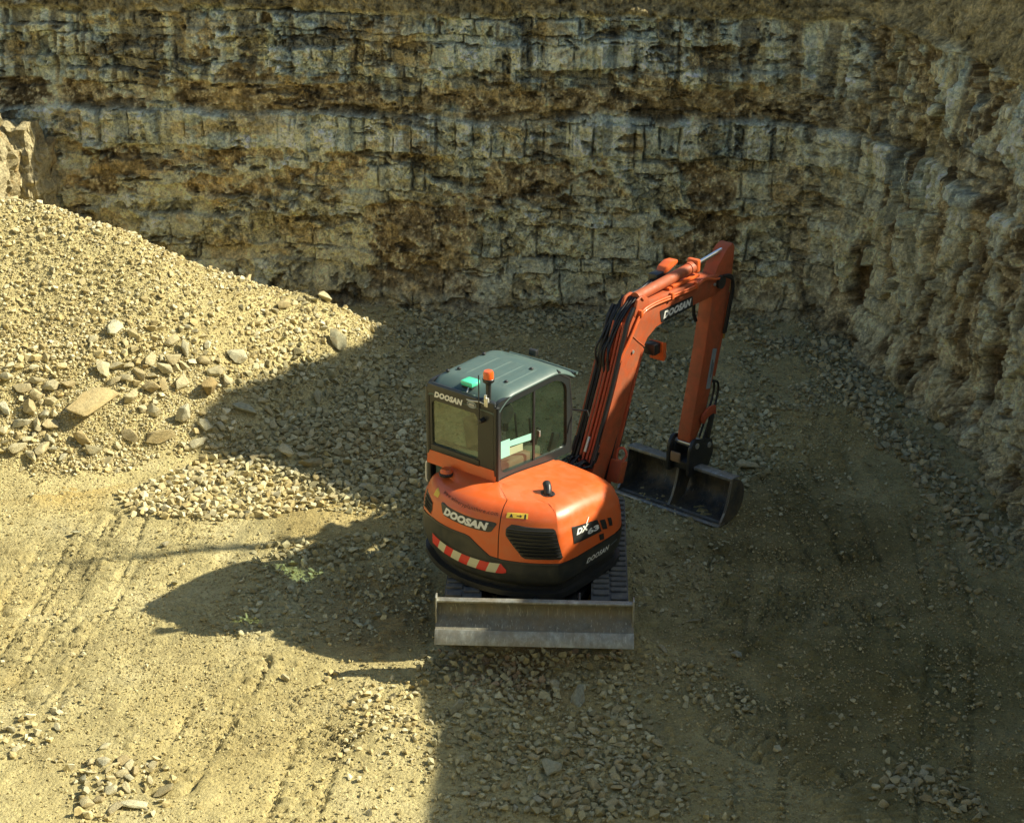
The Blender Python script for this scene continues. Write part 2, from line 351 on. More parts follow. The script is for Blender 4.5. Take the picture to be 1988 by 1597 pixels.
dirt=np.clip(np.maximum(dirt,band(3.40,4.42)*ss(.20,.28,med+.4*lump-.15*strk2+.12*fin)*.9),0,1)
pale=np.clip(band(2.38,2.94,.02)*ss(-.60,-.25,strk2+.4*strk+.3*lump+.2)+band(3.52,4.1)*ss(.0,.15,strk2+.4*strk+.35*lump)*.9,0,1)
rockw=(1-dirt)*(1-soilT)
crk=ss(.045,.012,e1)*ss(-.08,.14,fbm(SS*1.3,ZZ*2.2,0,3,98)+.25*fin)*(rockw+.3*dirt*(1-soilT)); crk2=ss(.06,.015,e2)*(1-.8*flat)*ss(.08,.2,fbm(SS*1.7+7,ZZ*1.7,0,3,99))*rockw; crk3=ss(.09,.02,e3)*ss(.2,.3,fbm(SS*2.1+17,ZZ*2.1,0,3,87))*rockw
def pocket(px,py,z,rs,rz):
    s=bs_of(px,py); d=np.hypot((SS-s)/rs,(ZZ-z)/rz)+.6*fbm(SS*3.5,ZZ*3.5,0,5,int(abs(px*100)))
    return ss(1.0,.8,d)
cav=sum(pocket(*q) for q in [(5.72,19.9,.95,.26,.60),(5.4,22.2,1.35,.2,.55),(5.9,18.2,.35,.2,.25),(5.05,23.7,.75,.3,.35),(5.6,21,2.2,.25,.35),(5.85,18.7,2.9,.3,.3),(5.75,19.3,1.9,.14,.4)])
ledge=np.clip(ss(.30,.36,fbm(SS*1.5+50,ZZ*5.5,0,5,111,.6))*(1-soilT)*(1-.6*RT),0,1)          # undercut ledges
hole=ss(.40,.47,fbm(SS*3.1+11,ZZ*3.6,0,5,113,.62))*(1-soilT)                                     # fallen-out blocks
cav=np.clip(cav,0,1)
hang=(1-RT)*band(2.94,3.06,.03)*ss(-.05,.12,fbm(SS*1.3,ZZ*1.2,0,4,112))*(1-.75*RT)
depth=(.11*big+.06*med+.07*lump*(1-.6*RT)+.045*fin*(1-.5*RT)+.016*vf
      -.06*dirt+.05*pale+(rockw+.4*dirt)*(.15*A*(1-.7*RT)+.085*B*(1-.45*RT)+.038*D*(1-.6*RT))-.05*crk-.03*crk2-.02*crk3
      +.030*strk*band(2.0,4.4)*(1-.5*dirt)-.17*cav-.08*hang-.09*ledge-.10*hole+.04*band(2.74,2.92,.03)
      -.03*ss(.03,.0,np.abs(zz-1.56))*(1-RT)
      +RT*(.20*V1+.10*V2+.05*fbm(SS*1.0,ZZ*.3,0,3,101)))
depth+=ss(.7,.0,ZZ+.25*fbm(SS*1.5,SS*0,0,3,103))*(.30-.12*RT+.16*fbm(SS*2.5,ZZ*2,0,3,104))       # talus at the foot
soil_d=.12*fbm(SS*4,ZZ*3.2,0,6,105,.68)+.07*fbm(SS*1.2,ZZ*1.2,0,3,106)+.02*vf
depth=depth*(1-soilT)+soil_d*soilT+.09*np.exp(-((zz-4.5)/.07)**2)*ss(-.1,.2,med+.3*fin)
ztop=np.minimum(ZZ,rim[:,None]); over=ZZ-ztop
rec=recess(ztop,RT)+over*3.0
ztop=ztop+.04*fbm(SS*2,over*2,0,2,107)*(over>0)
PXs=bx[:,None]+nx[:,None]*(depth*(over<=.001)-rec); PYs=by[:,None]+ny[:,None]*(depth*(over<=.001)-rec)
# rock colours, darker in gaps and hollows, with a few sunlit bits painted in
def mixc(c,k,col): k=np.clip(k,0,1)[...,None]; return c*(1-k)+np.array(col)*k
C=np.ones(SS.shape+(3,))*np.array([.44,.375,.215])
for lo,hi,col in ((.0,.22,(.58,.51,.31)),(.22,.42,(.36,.35,.24)),(.42,.58,(.50,.41,.21)),(.58,.72,(.31,.27,.16)),(.72,.86,(.47,.46,.34))):
    C=mixc(C,((a3>=lo)&(a3<hi))*rockw*.9,col)
C=mixc(C,flat*rockw*.6,(.56,.485,.29)); C=mixc(C,flat*(a1>.7)*rockw*.7,(.42,.41,.30)); rough=rockw*(1-.85*flat)
C=mixc(C,(b1>.72)*rough*.7,(.57,.52,.34)); C=mixc(C,(b1<.20)*rough*.7,(.27,.235,.14)); C=mixc(C,(d1>.85)*rough*.5,(.60,.55,.38)); C=mixc(C,(d1<.14)*rough*.6,(.20,.17,.10))
C=mixc(C,RT*rockw*.55,(.50,.43,.26)); C=mixc(C,RT*ss(.05,.3,fbm(SS*7,ZZ*.8,0,3,86))*rockw*.5,(.58,.53,.36))
C=mixc(C,ss(.05,.22,strk)*band(2.0,4.42)*.8,(.52,.53,.40)); C=mixc(C,ss(.08,.22,strk2+.35*strk)*band(3.3,4.42)*.7,(.36,.395,.345))
C=mixc(C,ss(-.10,-.30,strk)*band(3.2,4.42)*.75,(.15,.125,.08))
C=mixc(C,pale*.85,(.64,.62,.45)); C=mixc(C,pale*ss(-.08,-.25,strk)*.85,(.24,.245,.20)); C=mixc(C,pale*(a3>.66)*.6,(.40,.42,.34)); C=mixc(C,pale*(a3<.25)*.5,(.56,.50,.32))
C=mixc(C,ss(.18,.34,strk)*ss(4.4,2.0,ZZ)*ss(.4,1.6,ZZ)*.6*rockw,(.63,.56,.36))
C=mixc(C,dirt,(.235,.165,.078)); C=mixc(C,dirt*ss(.0,.2,fin+.5*lump)*.8,(.36,.285,.16)); C=mixc(C,dirt*ss(-.05,-.22,fin+.5*big)*.85,(.10,.07,.035)); C=mixc(C,dirt*ss(.22,.32,vf+.4*fin)*.6,(.50,.42,.25))
och=band(1.70,2.38)*(1-RT)*ss(-2.0,-5.0,bx)[:,None]*ss(.0,.16,lump+.5*fbm(SS*.8,ZZ*6,0,3,108)); C=mixc(C,och*.6,(.44,.31,.14))
C=mixc(C,ss(.22,.32,fbm(SS*1.6+3,ZZ*2.6,0,5,109,.6)+.1*fin)*.6*(1-.6*RT)*(1-soilT),(.38,.27,.115))
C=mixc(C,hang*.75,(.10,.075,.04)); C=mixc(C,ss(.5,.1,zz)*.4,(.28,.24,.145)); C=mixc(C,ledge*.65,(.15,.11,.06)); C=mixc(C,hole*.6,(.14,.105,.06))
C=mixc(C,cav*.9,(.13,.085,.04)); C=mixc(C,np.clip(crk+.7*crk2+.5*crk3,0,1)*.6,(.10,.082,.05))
C=1.66*np.array([.95,1.0,1.0])*C*(1+(.65*fin+.6*vf)*(1-.45*flat*rockw))[...,None]
sc=np.array([.36,.295,.15])*(1+.4*big+1.0*fin+.9*vf)[...,None]; sc=sc*(1+.25*RT[...,None]); C=C*(1-soilT[...,None])+sc*soilT[...,None]
sun_bits=sum(np.exp(-(((SS-bs_of(px,py))/rs)**2+((ZZ-z)/.06)**2)**2) for px,py,z,rs in [(.25,24.9,4.42,.16),(.28,24.9,4.12,.2),(-7.6,25.8,4.55,.3),(-1.9,25.1,4.2,.12)])
C=mixc(C,np.clip(sun_bits,0,1)*ss(-.2,.1,fin),(.78,.74,.54))  # small sunlit tips painted pale into the upper wall colour
V=np.stack([PXs,PYs,ztop],-1).reshape(-1,3)
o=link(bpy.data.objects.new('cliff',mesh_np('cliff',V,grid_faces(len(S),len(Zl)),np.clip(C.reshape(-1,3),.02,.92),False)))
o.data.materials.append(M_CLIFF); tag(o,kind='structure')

# ================================================================== outcrop on the left
def rock_block(name,cx,cy,cz,sx,sy,sz,seed,rot=0,sub=5,amp=.16):
    bm=bmesh.new(); bmesh.ops.create_cube(bm,size=1)
    bmesh.ops.subdivide_edges(bm,edges=bm.edges[:],cuts=2**sub-1,use_grid_fill=True)
    co=np.array([v.co[:] for v in bm.verts])*np.array([sx,sy,sz])
    u=co+seed*7.1
    f,_,_,_=facets((u[:,0]+u[:,1])/.42,u[:,2]/.34,seed,.6); f2,_,_,_=facets((u[:,0]-u[:,1])/.17,u[:,2]/.14,seed+2,.7)
    d=amp*1.9*fbm(u[:,0]*1.3,u[:,1]*1.3,u[:,2]*1.3,4,seed)+.20*f+.09*f2+.03*fbm(u[:,0]*7,u[:,1]*7,u[:,2]*7,3,seed+5)
    nn=co/np.array([sx,sy,sz])*2; nn=nn/np.linalg.norm(nn,axis=1)[:,None]
    rr=np.abs(co/np.array([sx,sy,sz])*2); ed=np.clip(np.sort(rr,1)[:,1]-.8,0,1)
    co=co+nn*(d-ed*.9*amp)[:,None]; co[:,0]+=-.16*(co[:,2]/sz+.5)**2*sx+.28*amp/.16*fbm(co[:,2]*1.1,co[:,1]*.9,0,3,seed+21); co[:,2]+=(co[:,2]/sz+.5)*(.9*amp/.16*fbm(co[:,0]*1.3+4,co[:,1]*.8,0,4,seed+22)-.12)
    for v,c in zip(bm.verts,co): v.co=c
    me=bpy.data.meshes.new(name); bm.to_mesh(me); bm.free()
    for p in me.polygons: p.use_smooth=False
    a=me.color_attributes.new('tint','FLOAT_COLOR','POINT')
    col=np.array([.47,.40,.225])*(1+.35*fbm(u[:,0]*2,u[:,1]*2,u[:,2]*3,3,seed+9))[:,None]
    br=ss(.1,.4,fbm(u[:,0]*3,u[:,1]*3,u[:,2]*3,3,seed+11))[:,None]; col=col*(1-br*.6)+np.array([.36,.22,.07])*br*.6
    a.data.foreach_set('color',np.c_[col,np.ones(len(col))].astype(np.float32).ravel())
    me.materials.append(M_CLIFF)
    ob=link(bpy.data.objects.new(name,me)); ob.location=(cx,cy,cz); ob.rotation_euler=(0,0,rot); return ob
o=rock_block('rock_outcrop',-8.05,23.75,1.45,1.7,2.0,3.2,4,R(4),6); tag(o,'tall sunlit block of pale rock standing at the left edge above the rubble heap','rock outcrop')
o=rock_block('rock_slab',-7.45,25.62,1.75,.46,.5,2.3,8,R(-20),5,.08); tag(o,'upright grey rock slab in shade, beside the sunlit outcrop at the left edge','rock slab')

# ================================================================== stones
def hull(seed,n=13,flat=.7):
    r=np.random.default_rng(seed); p=r.normal(size=(n,3)); p/=np.linalg.norm(p,axis=1)[:,None]
    p*=r.uniform(.75,1.0,(n,1)); p*=np.array([1,r.uniform(.5,.95),r.uniform(flat*.6,flat*1.2)])
    bm=bmesh.new(); vs=[bm.verts.new(q) for q in p]
    g=bmesh.ops.convex_hull(bm,input=vs)
    bmesh.ops.delete(bm,geom=[v for v in bm.verts if not v.link_faces],context='VERTS')
    bmesh.ops.triangulate(bm,faces=bm.faces[:]); bm.verts.index_update()
    V=np.array([v.co[:] for v in bm.verts]); F=np.array([[v.index for v in f.verts] for f in bm.faces]); bm.free()
    return V/2,F
HULL_S=[hull(100+i,8,.72) for i in range(16)]; HULL_M=[hull(200+i,9+i%5,.78) for i in range(28)]
def inpoly(x,y,P):
    r=np.zeros(len(x),bool); n=len(P)
    for i in range(n):
        x1,y1=P[i]; x2,y2=P[(i+1)%n]
        c=((y1>y)!=(y2>y))&(x<(x2-x1)*(y-y1)/(y2-y1+1e-12)+x1); r^=c
    return r
PTS=[]   # x,y,size,palette
def scatter(poly,dens,lo,hi,pal=0,pw=2.2,clump=.0,seed=0,soft=.35,world=False):
    P=np.array(poly,float) if world else np.array([hit(u,v)[:2] for u,v in poly])
    lo_,hi_=P.min(0)-soft,P.max(0)+soft; A=np.prod(hi_-lo_); n=int(A*dens)
    rg=np.random.default_rng(seed+int(dens*7)+len(PTS)); x=rg.uniform(lo_[0],hi_[0],n); y=rg.uniform(lo_[1],hi_[1],n)
    jx=x+soft*fbm(x*1.6,y*1.6,0,3,seed+1); jy=y+soft*fbm(x*1.6,y*1.6,0,3,seed+2)
    k=inpoly(jx,jy,P)
    if clump: k&=rg.uniform(size=n)<ss(-clump,clump,fbm(x*1.1,y*1.1,0,3,seed+3)+.25*fbm(x*4,y*4,0,2,seed+4))
    x,y=x[k],y[k]; t=rg.uniform(size=len(x))**pw; s=lo+(hi-lo)*t
    PTS.append(np.c_[x,y,s,np.full(len(x),pal)])
ALL=[(-7.7,11.6),(6.3,11.6),(6.0,25.0),(-7.7,25.0)]
scatter(ALL,900,.012,.036,0,1.4,.9,1,0,True); scatter(ALL,90,.022,.065,0,2.6,.7,2,0,True); scatter([(-.7,11.6),(6.3,11.6),(6.0,25),(-1.6,25),(-1.2,18)],70,.03,.09,3,2.6,.6,71,0,True)
LEFT=[(-7.6,11.6),(-.8,11.6),(-1.2,18),(-3,19.5),(-7.6,19.5)]
scatter(LEFT,300,.008,.028,0,1.5,.7,3,.2,True); scatter(LEFT,10,.03,.08,1,3,.4,4,.2,True)
PILE=[(-8.2,18.6),(-5,18.9),(-3.6,20.2),(-2.2,21.7),(-1.6,23.8),(-4,24.2),(-8.2,24)]
scatter(PILE,2400,.010,.032,0,1.4,.0,5,.1,True); scatter(PILE,900,.03,.09,1,2.1,.9,6,.1,True); scatter(PILE,26,.08,.15,1,2,.6,61,.1,True)
scatter([(0,680),(380,640),(500,780),(440,880),(0,895)],1500,.05,.17,1,1.7,.8,7); scatter([(0,740),(380,690),(450,800),(410,885),(0,895)],520,.12,.27,2,1.6,0,8)
scatter([(0,660),(380,640),(480,880),(0,900)],1600,.03,.075,1,1.5,0,9)
scatter([(380,760),(560,690),(700,700),(830,820),(830,1010),(650,985),(440,880)],900,.035,.11,3,1.5,.9,10); scatter([(380,760),(560,690),(740,720),(830,1000),(640,985),(430,880)],230,.08,.18,3,1.6,.5,11)
scatter([(220,960),(460,870),(760,985),(640,1000),(250,1010)],1100,.04,.14,1,1.5,.6,12,.2); scatter([(440,640),(560,640),(600,730),(520,740),(430,700)],800,.04,.12,1,1.6,0,13,.2)
scatter([(1180,700),(1480,690),(1500,900),(1400,930),(1200,940)],700,.03,.13,3,1.9,.7,14); scatter([(720,575),(1220,600),(1150,660),(760,680)],600,.03,.14,3,2.2,.7,15)
scatter([(1430,640),(1560,620),(1790,700),(1700,800),(1470,790)],650,.03,.11,4,1.8,.5,16); scatter([(1440,640),(1700,690),(1720,740),(1460,700)],260,.06,.14,4,1.5,.3,161)
for a,b_ in [((1640,650),(1740,760)),((1720,740),(1800,840)),((1790,830),(1880,940)),((1870,920),(1990,1060)),((1500,605),(1660,665)),((1200,595),(1520,620)),((880,590),(1220,600)),((560,575),(900,598))]:
    scatter([a,b_,(b_[0]-80,b_[1]+45),(a[0]-80,a[1]+34)],800,.03,.17,4,2.4,.6,17+a[0])
scatter([(1740,860),(1988,1100),(1988,1250),(1800,1120)],130,.03,.13,4,2.5,.4,18)
scatter([(800,1260),(1240,1275),(1260,1400),(1340,1597),(880,1597),(860,1400)],420,.03,.13,3,1.9,.5,19); scatter([(1020,1330),(1180,1330),(1300,1597),(1000,1597)],620,.04,.15,3,1.6,.5,20)
scatter([(1290,1280),(1380,1300),(1480,1350),(1480,1400),(1360,1380)],700,.03,.11,3,1.6,.5,21,.2); scatter([(1470,1370),(1620,1380),(1660,1420),(1500,1415)],400,.03,.09,3,1.6,.4,22,.15)
scatter([(1730,1480),(1880,1490),(1920,1597),(1660,1597)],620,.04,.14,4,1.6,.4,23,.25); scatter([(1480,1470),(1500,1445),(1530,1490),(1510,1500)],160,.06,.13,4,1.5,0,24,.1)
scatter([(1205,980),(1330,1080),(1310,1190),(1235,1190),(1225,1050)],1500,.045,.13,3,1.4,.2,25,.2); scatter([(840,1255),(1220,1260),(1200,1330),(860,1330)],900,.03,.10,5,1.7,.3,26,.2)
scatter([(150,1490),(340,1470),(350,1597),(130,1597)],320,.04,.16,1,1.8,.3,27,.2); scatter([(0,1400),(120,1380),(110,1490),(0,1490)],420,.03,.13,1,2,.3,28,.2)
scatter([(300,1110),(830,1040),(830,1260),(420,1245)],400,.03,.11,3,2.0,.5,29,.15); scatter([(480,1060),(820,1030),(810,1110),(480,1110)],380,.04,.14,3,1.7,.4,30,.15)
scatter([(640,1310),(820,1310),(830,1597),(700,1597)],420,.02,.10,1,2.3,.5,31,.2); scatter([(1500,1280),(1900,1300),(1950,1500),(1550,1560)],70,.02,.08,4,2.5,.4,32)
scatter([(380,640),(560,596),(690,640),(560,740),(400,790)],800,.04,.13,1,1.8,.7,41,.15); scatter([(0,480),(300,540),(600,600),(420,720),(0,720)],260,.045,.12,1,2.0,.7,42,.15)
scatter([(380,770),(560,690),(830,700),(830,1010),(650,985),(440,880)],700,.05,.14,3,1.5,.8,43); scatter([(700,580),(1180,600),(1170,760),(1100,740),(940,680),(830,740),(720,700)],330,.03,.09,3,2.0,.8,44)
scatter([(1190,680),(1500,680),(1540,900),(1440,960),(1210,940)],420,.05,.13,3,1.7,.7,45); scatter([(1215,950),(1420,1040),(1380,1200),(1235,1200)],260,.03,.09,3,2.0,.8,46)
scatter([(830,1250),(1300,1260),(1420,1597),(850,1597)],330,.03,.11,3,1.9,.8,47); scatter([(1300,1230),(1900,1230),(1960,1597),(1350,1597)],60,.02,.06,4,2.2,.8,48)
ST=np.vstack(PTS)
MD=np.array([.296,16.227])
u=ST[:,0]-MD[0]; v=ST[:,1]-MD[1]
def wallgap(x,y):
    r=np.full(len(x),9.0)
    for q in BASE[::2]: r=np.minimum(r,np.hypot(x-q[0],y-q[1]))
    return r
# nothing under the machine's running gear or the bucket, nothing inside the rock
m=~((np.abs(u)<1.02)&(np.abs(v)<1.3)&(ST[:,2]>.03))
ST=ST[m]; ST=ST[wallgap(ST[:,0],ST[:,1])>.10]
# thin out stones that would sit in the same spot: the larger one stays
order=np.argsort(-ST[:,2]); ST=ST[order]; cell={}; keep=np.ones(len(ST),bool)
gxk=np.floor(ST[:,0]/.16).astype(int); gyk=np.floor(ST[:,1]/.16).astype(int)
for i in range(len(ST)):
    s=ST[i,2]
    if s<.05: break
    ok=True
    for a in (-1,0,1):
        for b in (-1,0,1):
            for j in cell.get((gxk[i]+a,gyk[i]+b),()):
                if (ST[i,0]-ST[j,0])**2+(ST[i,1]-ST[j,1])**2<(.31*(s+ST[j,2]))**2: ok=False; break
            if not ok: break
        if not ok: break
    if ok: cell.setdefault((gxk[i],gyk[i]),[]).append(i)
    else: keep[i]=False
ST=ST[keep]
SZ=surf_h(ST[:,0],ST[:,1])
# ---- the 300 largest as single rocks, the rest as one mass of gravel
PAL=[np.array(q) for q in ([(.46,.38,.175),(.57,.49,.255),(.40,.325,.15)],[(.59,.50,.265),(.67,.60,.37),(.51,.41,.19)],[(.50,.40,.19),(.56,.48,.27),(.44,.33,.14)],[(.44,.395,.215),(.53,.485,.285),(.35,.305,.16)],[(.41,.36,.20),(.49,.445,.265),(.33,.28,.15)],[(.43,.33,.18),(.50,.42,.25),(.38,.27,.15)])]
def euler_mats(n,rg,tilt):
    a=rg.uniform(0,2*math.pi,n); b=rg.normal(0,tilt,n); c=rg.normal(0,tilt,n)
    ca,sa,cb,sb,cc,sc=np.cos(a),np.sin(a),np.cos(b),np.sin(b),np.cos(c),np.sin(c)
    Rz=np.zeros((n,3,3)); Rz[:,0,0]=ca;Rz[:,0,1]=-sa;Rz[:,1,0]=sa;Rz[:,1,1]=ca;Rz[:,2,2]=1
    Rx=np.zeros((n,3,3)); Rx[:,0,0]=1;Rx[:,1,1]=cb;Rx[:,1,2]=-sb;Rx[:,2,1]=sb;Rx[:,2,2]=cb
    Ry=np.zeros((n,3,3)); Ry[:,1,1]=1;Ry[:,0,0]=cc;Ry[:,0,2]=sc;Ry[:,2,0]=-sc;Ry[:,2,2]=cc
    return Rz@Rx@Ry
def px_of(x,y,z):
    zz=z-CAM_H; d=y*math.cos(CAM_P)-zz*math.sin(CAM_P)
    return 994+CAM_F*x/d, 798.5-CAM_F*(y*math.sin(CAM_P)+zz*math.cos(CAM_P))/d, d
pu,pv,pd=px_of(ST[:,0],ST[:,1],SZ)
vis=(pu>15)&(pu<PW-15)&(pv>15)&(pv<PH-20)
score=np.where(vis,ST[:,2]/pd,0)
NAMED=[ # px, py, size, stretch, label, name : stones the eye picks out
 (183,783,.50,(1.25,.8,.62),'big flat brown boulder with a rough worn face in the middle of the rubble heap','boulder'),
 (398,758,.30,(1,.95,.9),'round brown boulder at the right-hand end of the sunlit rubble, beside the shade','boulder'),
 (458,690,.26,(1,.9,.8),'rounded yellowish boulder halfway up the right side of the rubble heap','boulder'),
 (355,808,.24,(.7,1,1.2),'upright pale boulder at the foot of the rubble heap, where the shade begins','boulder'),
 (312,850,.28,(1.2,.8,.55),'flat orange-tan wedge of rock at the foot of the rubble heap','boulder'),
 (158,850,.24,(1,.8,.8),'pointed orange-brown rock below the big flat boulder','boulder'),
 (180,873,.20,(1.1,.8,.7),'grey-brown squarish rock at the very foot of the rubble heap','boulder'),
 (10,793,.18,(1,.9,.8),'white rock at the left edge of the picture, on the rubble heap','boulder'),
 (222,637,.22,(1.1,.9,.6),'pale white patch of rock lying high on the rubble slope','boulder'),
 (625,578,.20,(1,.9,.9),'round pale stone on the far crest of the rubble heap near its right end','boulder'),
 (548,590,.22,(1.3,.8,.7),'brownish stone just below the crest of the rubble heap','boulder'),
 (655,663,.24,(1.2,.9,.8),'dark brown rock on the line between sun and shade left of the cab','boulder'),
 (472,792,.27,(1.3,.9,.6),'flat grey-green rock in the shade at the right foot of the rubble heap','boulder'),
 (615,770,.22,(1,.9,.8),'green-grey stone with a sunlit edge in the shaded rubble left of the cab','boulder'),
 (555,880,.24,(1.1,1,.8),'rounded tan-topped stone in the shaded rubble beside the sunlit gravel','boulder'),
 (600,900,.24,(1.3,.8,.6),'long grey stone at the edge of the sunlit gravel','boulder'),
 (205,1450,.10,(1.2,.9,.6),'small flat stone on the bare ground at lower left','boulder'),
 (262,1562,.20,(1.25,.85,.4),'long flat white slab half sunk at the bottom left','boulder'),
 (318,1536,.15,(1.3,.8,.5),'grey-brown stone above the flat white slab at the bottom left','boulder'),
 (225,1570,.16,(1.1,.9,.4),'squarish white slab beside the long one at the bottom left','boulder'),
 (1285,1257,.12,(1.6,.7,.4),'lone pale flat stone right of the blade corner','boulder'),
 (555,1320,.10,(1,.9,.9),'lone whitish stone on the sunlit ground below the machine shadow','boulder'),
 (148,1035,.11,(1.4,.9,.7),'small dark stone on the sunlit track marks','boulder'),
 (320,1060,.10,(1.3,.9,.7),'small reddish stone on the sunlit ground beside the thin shadow','boulder'),
 (1450,905,.20,(1.3,.9,.7),'pale squarish stone at the end of the stone row behind the bucket','boulder'),
 (1350,1205,.11,(1.5,.7,.5),'small dark greenish stone lying alone right of the machine','boulder'),
 (1125,1352,.20,(1.2,.9,.5),'broad flat grey stone in the foreground gravel below the blade','boulder'),
 (890,1370,.16,(1.5,.6,.6),'narrow grey stone lying at an angle below the left blade end','boulder'),
 (1065,1490,.21,(1.2,1,.5),'wide brown-grey stone in the middle of the foreground gravel','boulder'),
 (940,1245,.14,(1,.9,.7),'triangular grey stone under the left part of the blade','boulder'),
 (1430,1275,.12,(1,.9,.7),'lone pale stone on the dark ground right of the blade','boulder')]
NNAMED=len(NAMED)
sel=np.argsort(-score)[:296-NNAMED]
mask=np.zeros(len(ST),bool); mask[sel]=True
def drop_near(px,py,size):
    global mask,ST
def detailed(seed,n=15):
    V,F=hull(seed,n,.72); bm=bmesh.new(); vs=[bm.verts.new(v) for v in V]
    for f in F: bm.faces.new([vs[i] for i in f])
    bmesh.ops.dissolve_limit(bm,angle_limit=R(14),verts=bm.verts[:],edges=bm.edges[:])
    bmesh.ops.bevel(bm,geom=bm.edges[:]+bm.verts[:],offset=.018,segments=1,affect='EDGES',profile=.6)
    bmesh.ops.triangulate(bm,faces=bm.faces[:])
    bmesh.ops.subdivide_edges(bm,edges=[e for e in bm.edges if e.calc_length()>.12],cuts=2,use_grid_fill=True)
    bmesh.ops.triangulate(bm,faces=bm.faces[:])
    co=np.array([v.co[:] for v in bm.verts]); d=.045*fbm(co[:,0]*4+seed,co[:,1]*4,co[:,2]*4,4,seed)
    nn=co/np.linalg.norm(co,axis=1)[:,None]
    for v,c in zip(bm.verts,co+nn*d[:,None]): v.co=c
    me=bpy.data.meshes.new('boulder'); bm.to_mesh(me); bm.free(); me.materials.append(M_ROCK)
    for p in me.polygons: p.use_smooth=True
    me.set_sharp_from_angle(angle=R(24))
    return me
ROCKS=[detailed(300+i,12+i%6) for i in range(22)]
def zone(u,v,x,y,ph):
    xb=np.interp(y,[12,14.5,17.9,18.3,19,19.9,21,22.1,22.7,23.5,24.2],[-.75,-1,-1.1,-2.1,-3.2,-4.1,-4.3,-3.6,-3.3,-2.4,-2.1])
    lit=x<xb
    shadow_box=(x>-3.6) and (15.1<y<16.7)
    if ph>.10 and lit: return ('sunlit stone lying on the slope of the rubble heap','stones on the rubble heap')
    if lit and not shadow_box and y>17.6: return ('sunlit pale stone in the gravel at the foot of the rubble heap','stones at the foot of the rubble heap')
    if lit and not shadow_box: return ('sunlit pale stone on the open ground left of the machine','stones on the sunlit ground')
    if x<-.9 and y>14.9: return ('grey shaded stone in the rubble left of the machine','shaded stones left of the machine')
    if y<15 and x<3: return ('grey stone in the shaded gravel in front of the blade','stones in the foreground gravel')
    if y<15: return ('grey stone on the dark ground at the lower right','stones at the lower right')
    if x>3.3 : return ('grey stone near the foot of the right-hand rock wall','stones along the right-hand wall')
    if y>22: return ('grey stone near the foot of the back wall','stones along the back wall')
    return ('grey stone on the ground around the bucket and boom','stones around the bucket')
first={}
def put_rock(i,name,x,y,z,size,stretch,label,group=None,tilt=.28,tone=(1,1,1)):
    r=random.Random(i*13+5)
    ob=bpy.data.objects.new(name,ROCKS[(i*7)%len(ROCKS)])
    ob.location=(x,y,z+size*.5*stretch[2]*.55); k=size*1.2
    ob.scale=(k*stretch[0],k*stretch[1],k*stretch[2])
    e=.12; g=lambda a,b: float(surf_h(np.array([a]),np.array([b]))[0])
    nv=Vector((-(g(x+e,y)-g(x-e,y))/(2*e),-(g(x,y+e)-g(x,y-e))/(2*e),1)).normalized(); lift=size*.5*stretch[2]*.55
    ob.location=Vector((x,y,z))+nv*lift
    ob.rotation_euler=(Vector((0,0,1)).rotation_difference(nv).to_matrix()@Matrix.Rotation(r.uniform(0,6.28),3,'Z')@Matrix.Rotation(r.gauss(0,tilt),3,'X')@Matrix.Rotation(r.gauss(0,tilt),3,'Y')).to_euler(); link(ob)
    ob.color=(*tone,1); tag(ob,label,'rock',group)
gone=np.zeros(len(ST),bool)
for i,(a,b,size,stc,lab,nm) in enumerate(NAMED):
    p=hit(a,b+size*28)
    gone|=np.hypot(ST[:,0]-p[0],ST[:,1]-p[1])<.5*(size*1.1+ST[:,2])*np.where(ST[:,2]>.05,1,.2)
    put_rock(i,'boulder',p[0],p[1],float(surf_h(np.array([p[0]]),np.array([p[1]]))[0])+.02*size,size*1.25,stc,lab,None,.12,(.72,.78,.85) if 'grey' in lab or 'dark' in lab else ((.84,.77,.66) if 'brown' in lab or 'orange' in lab else ((1.15,1.2,1.3) if 'white' in lab else (1,1,1))))
for q,i in enumerate(np.where(mask&~gone)[0]):
    lab,grp=zone(pu[i],pv[i],ST[i,0],ST[i,1],float(pile_h(ST[i:i+1,0],ST[i:i+1,1])[0]))
    r=random.Random(int(i)); put_rock(100+q,'rock',ST[i,0],ST[i,1],SZ[i],ST[i,2],(1,r.uniform(.75,1),r.uniform(.6,.9)),lab,grp)
rest=~mask&~gone
def merge(ST,SZ,name):
    rg=np.random.default_rng(5); Vs=[];Fs=[];Cs=[]; off=0
    small=ST[:,2]<.045
    for grp,H in ((small,HULL_S),(~small,HULL_M)):
        idx=np.where(grp)[0]; which=rg.integers(0,len(H),len(idx))
        for h,(V,F) in enumerate(H):
            k=idx[which==h]
            if not len(k): continue
            M=euler_mats(len(k),rg,.35); s=1.12*ST[k,2][:,None,None]*rg.uniform(.85,1.15,(len(k),1,3))
            W=np.einsum('nij,nvj->nvi',M,V[None]*s)+np.stack([ST[k,0],ST[k,1],SZ[k]+ST[k,2]*.24],-1)[:,None,:]
            f=F[None]+(np.arange(len(k))*len(V))[:,None,None]+off; off+=len(k)*len(V)
            pal=ST[k,3].astype(int); t=rg.integers(0,3,len(k)); c=np.array([PAL[p][q] for p,q in zip(pal,t)])*rg.uniform(.75,1.08,(len(k),1))
            Vs.append(W.reshape(-1,3)); Fs.append(f.reshape(-1,3)); Cs.append(np.repeat(c,len(V),0))
    o=link(bpy.data.objects.new(name,mesh_np(name,np.vstack(Vs),np.vstack(Fs),np.vstack(Cs),False)))
    o.data.materials.append(M_STONE); return o
o=merge(ST[rest],SZ[rest],'gravel'); tag(o,'loose gravel and broken stone strewn over the pit floor and the heap','gravel',kind='stuff')
print('stones',len(ST),'rocks',int((mask&~gone).sum()))

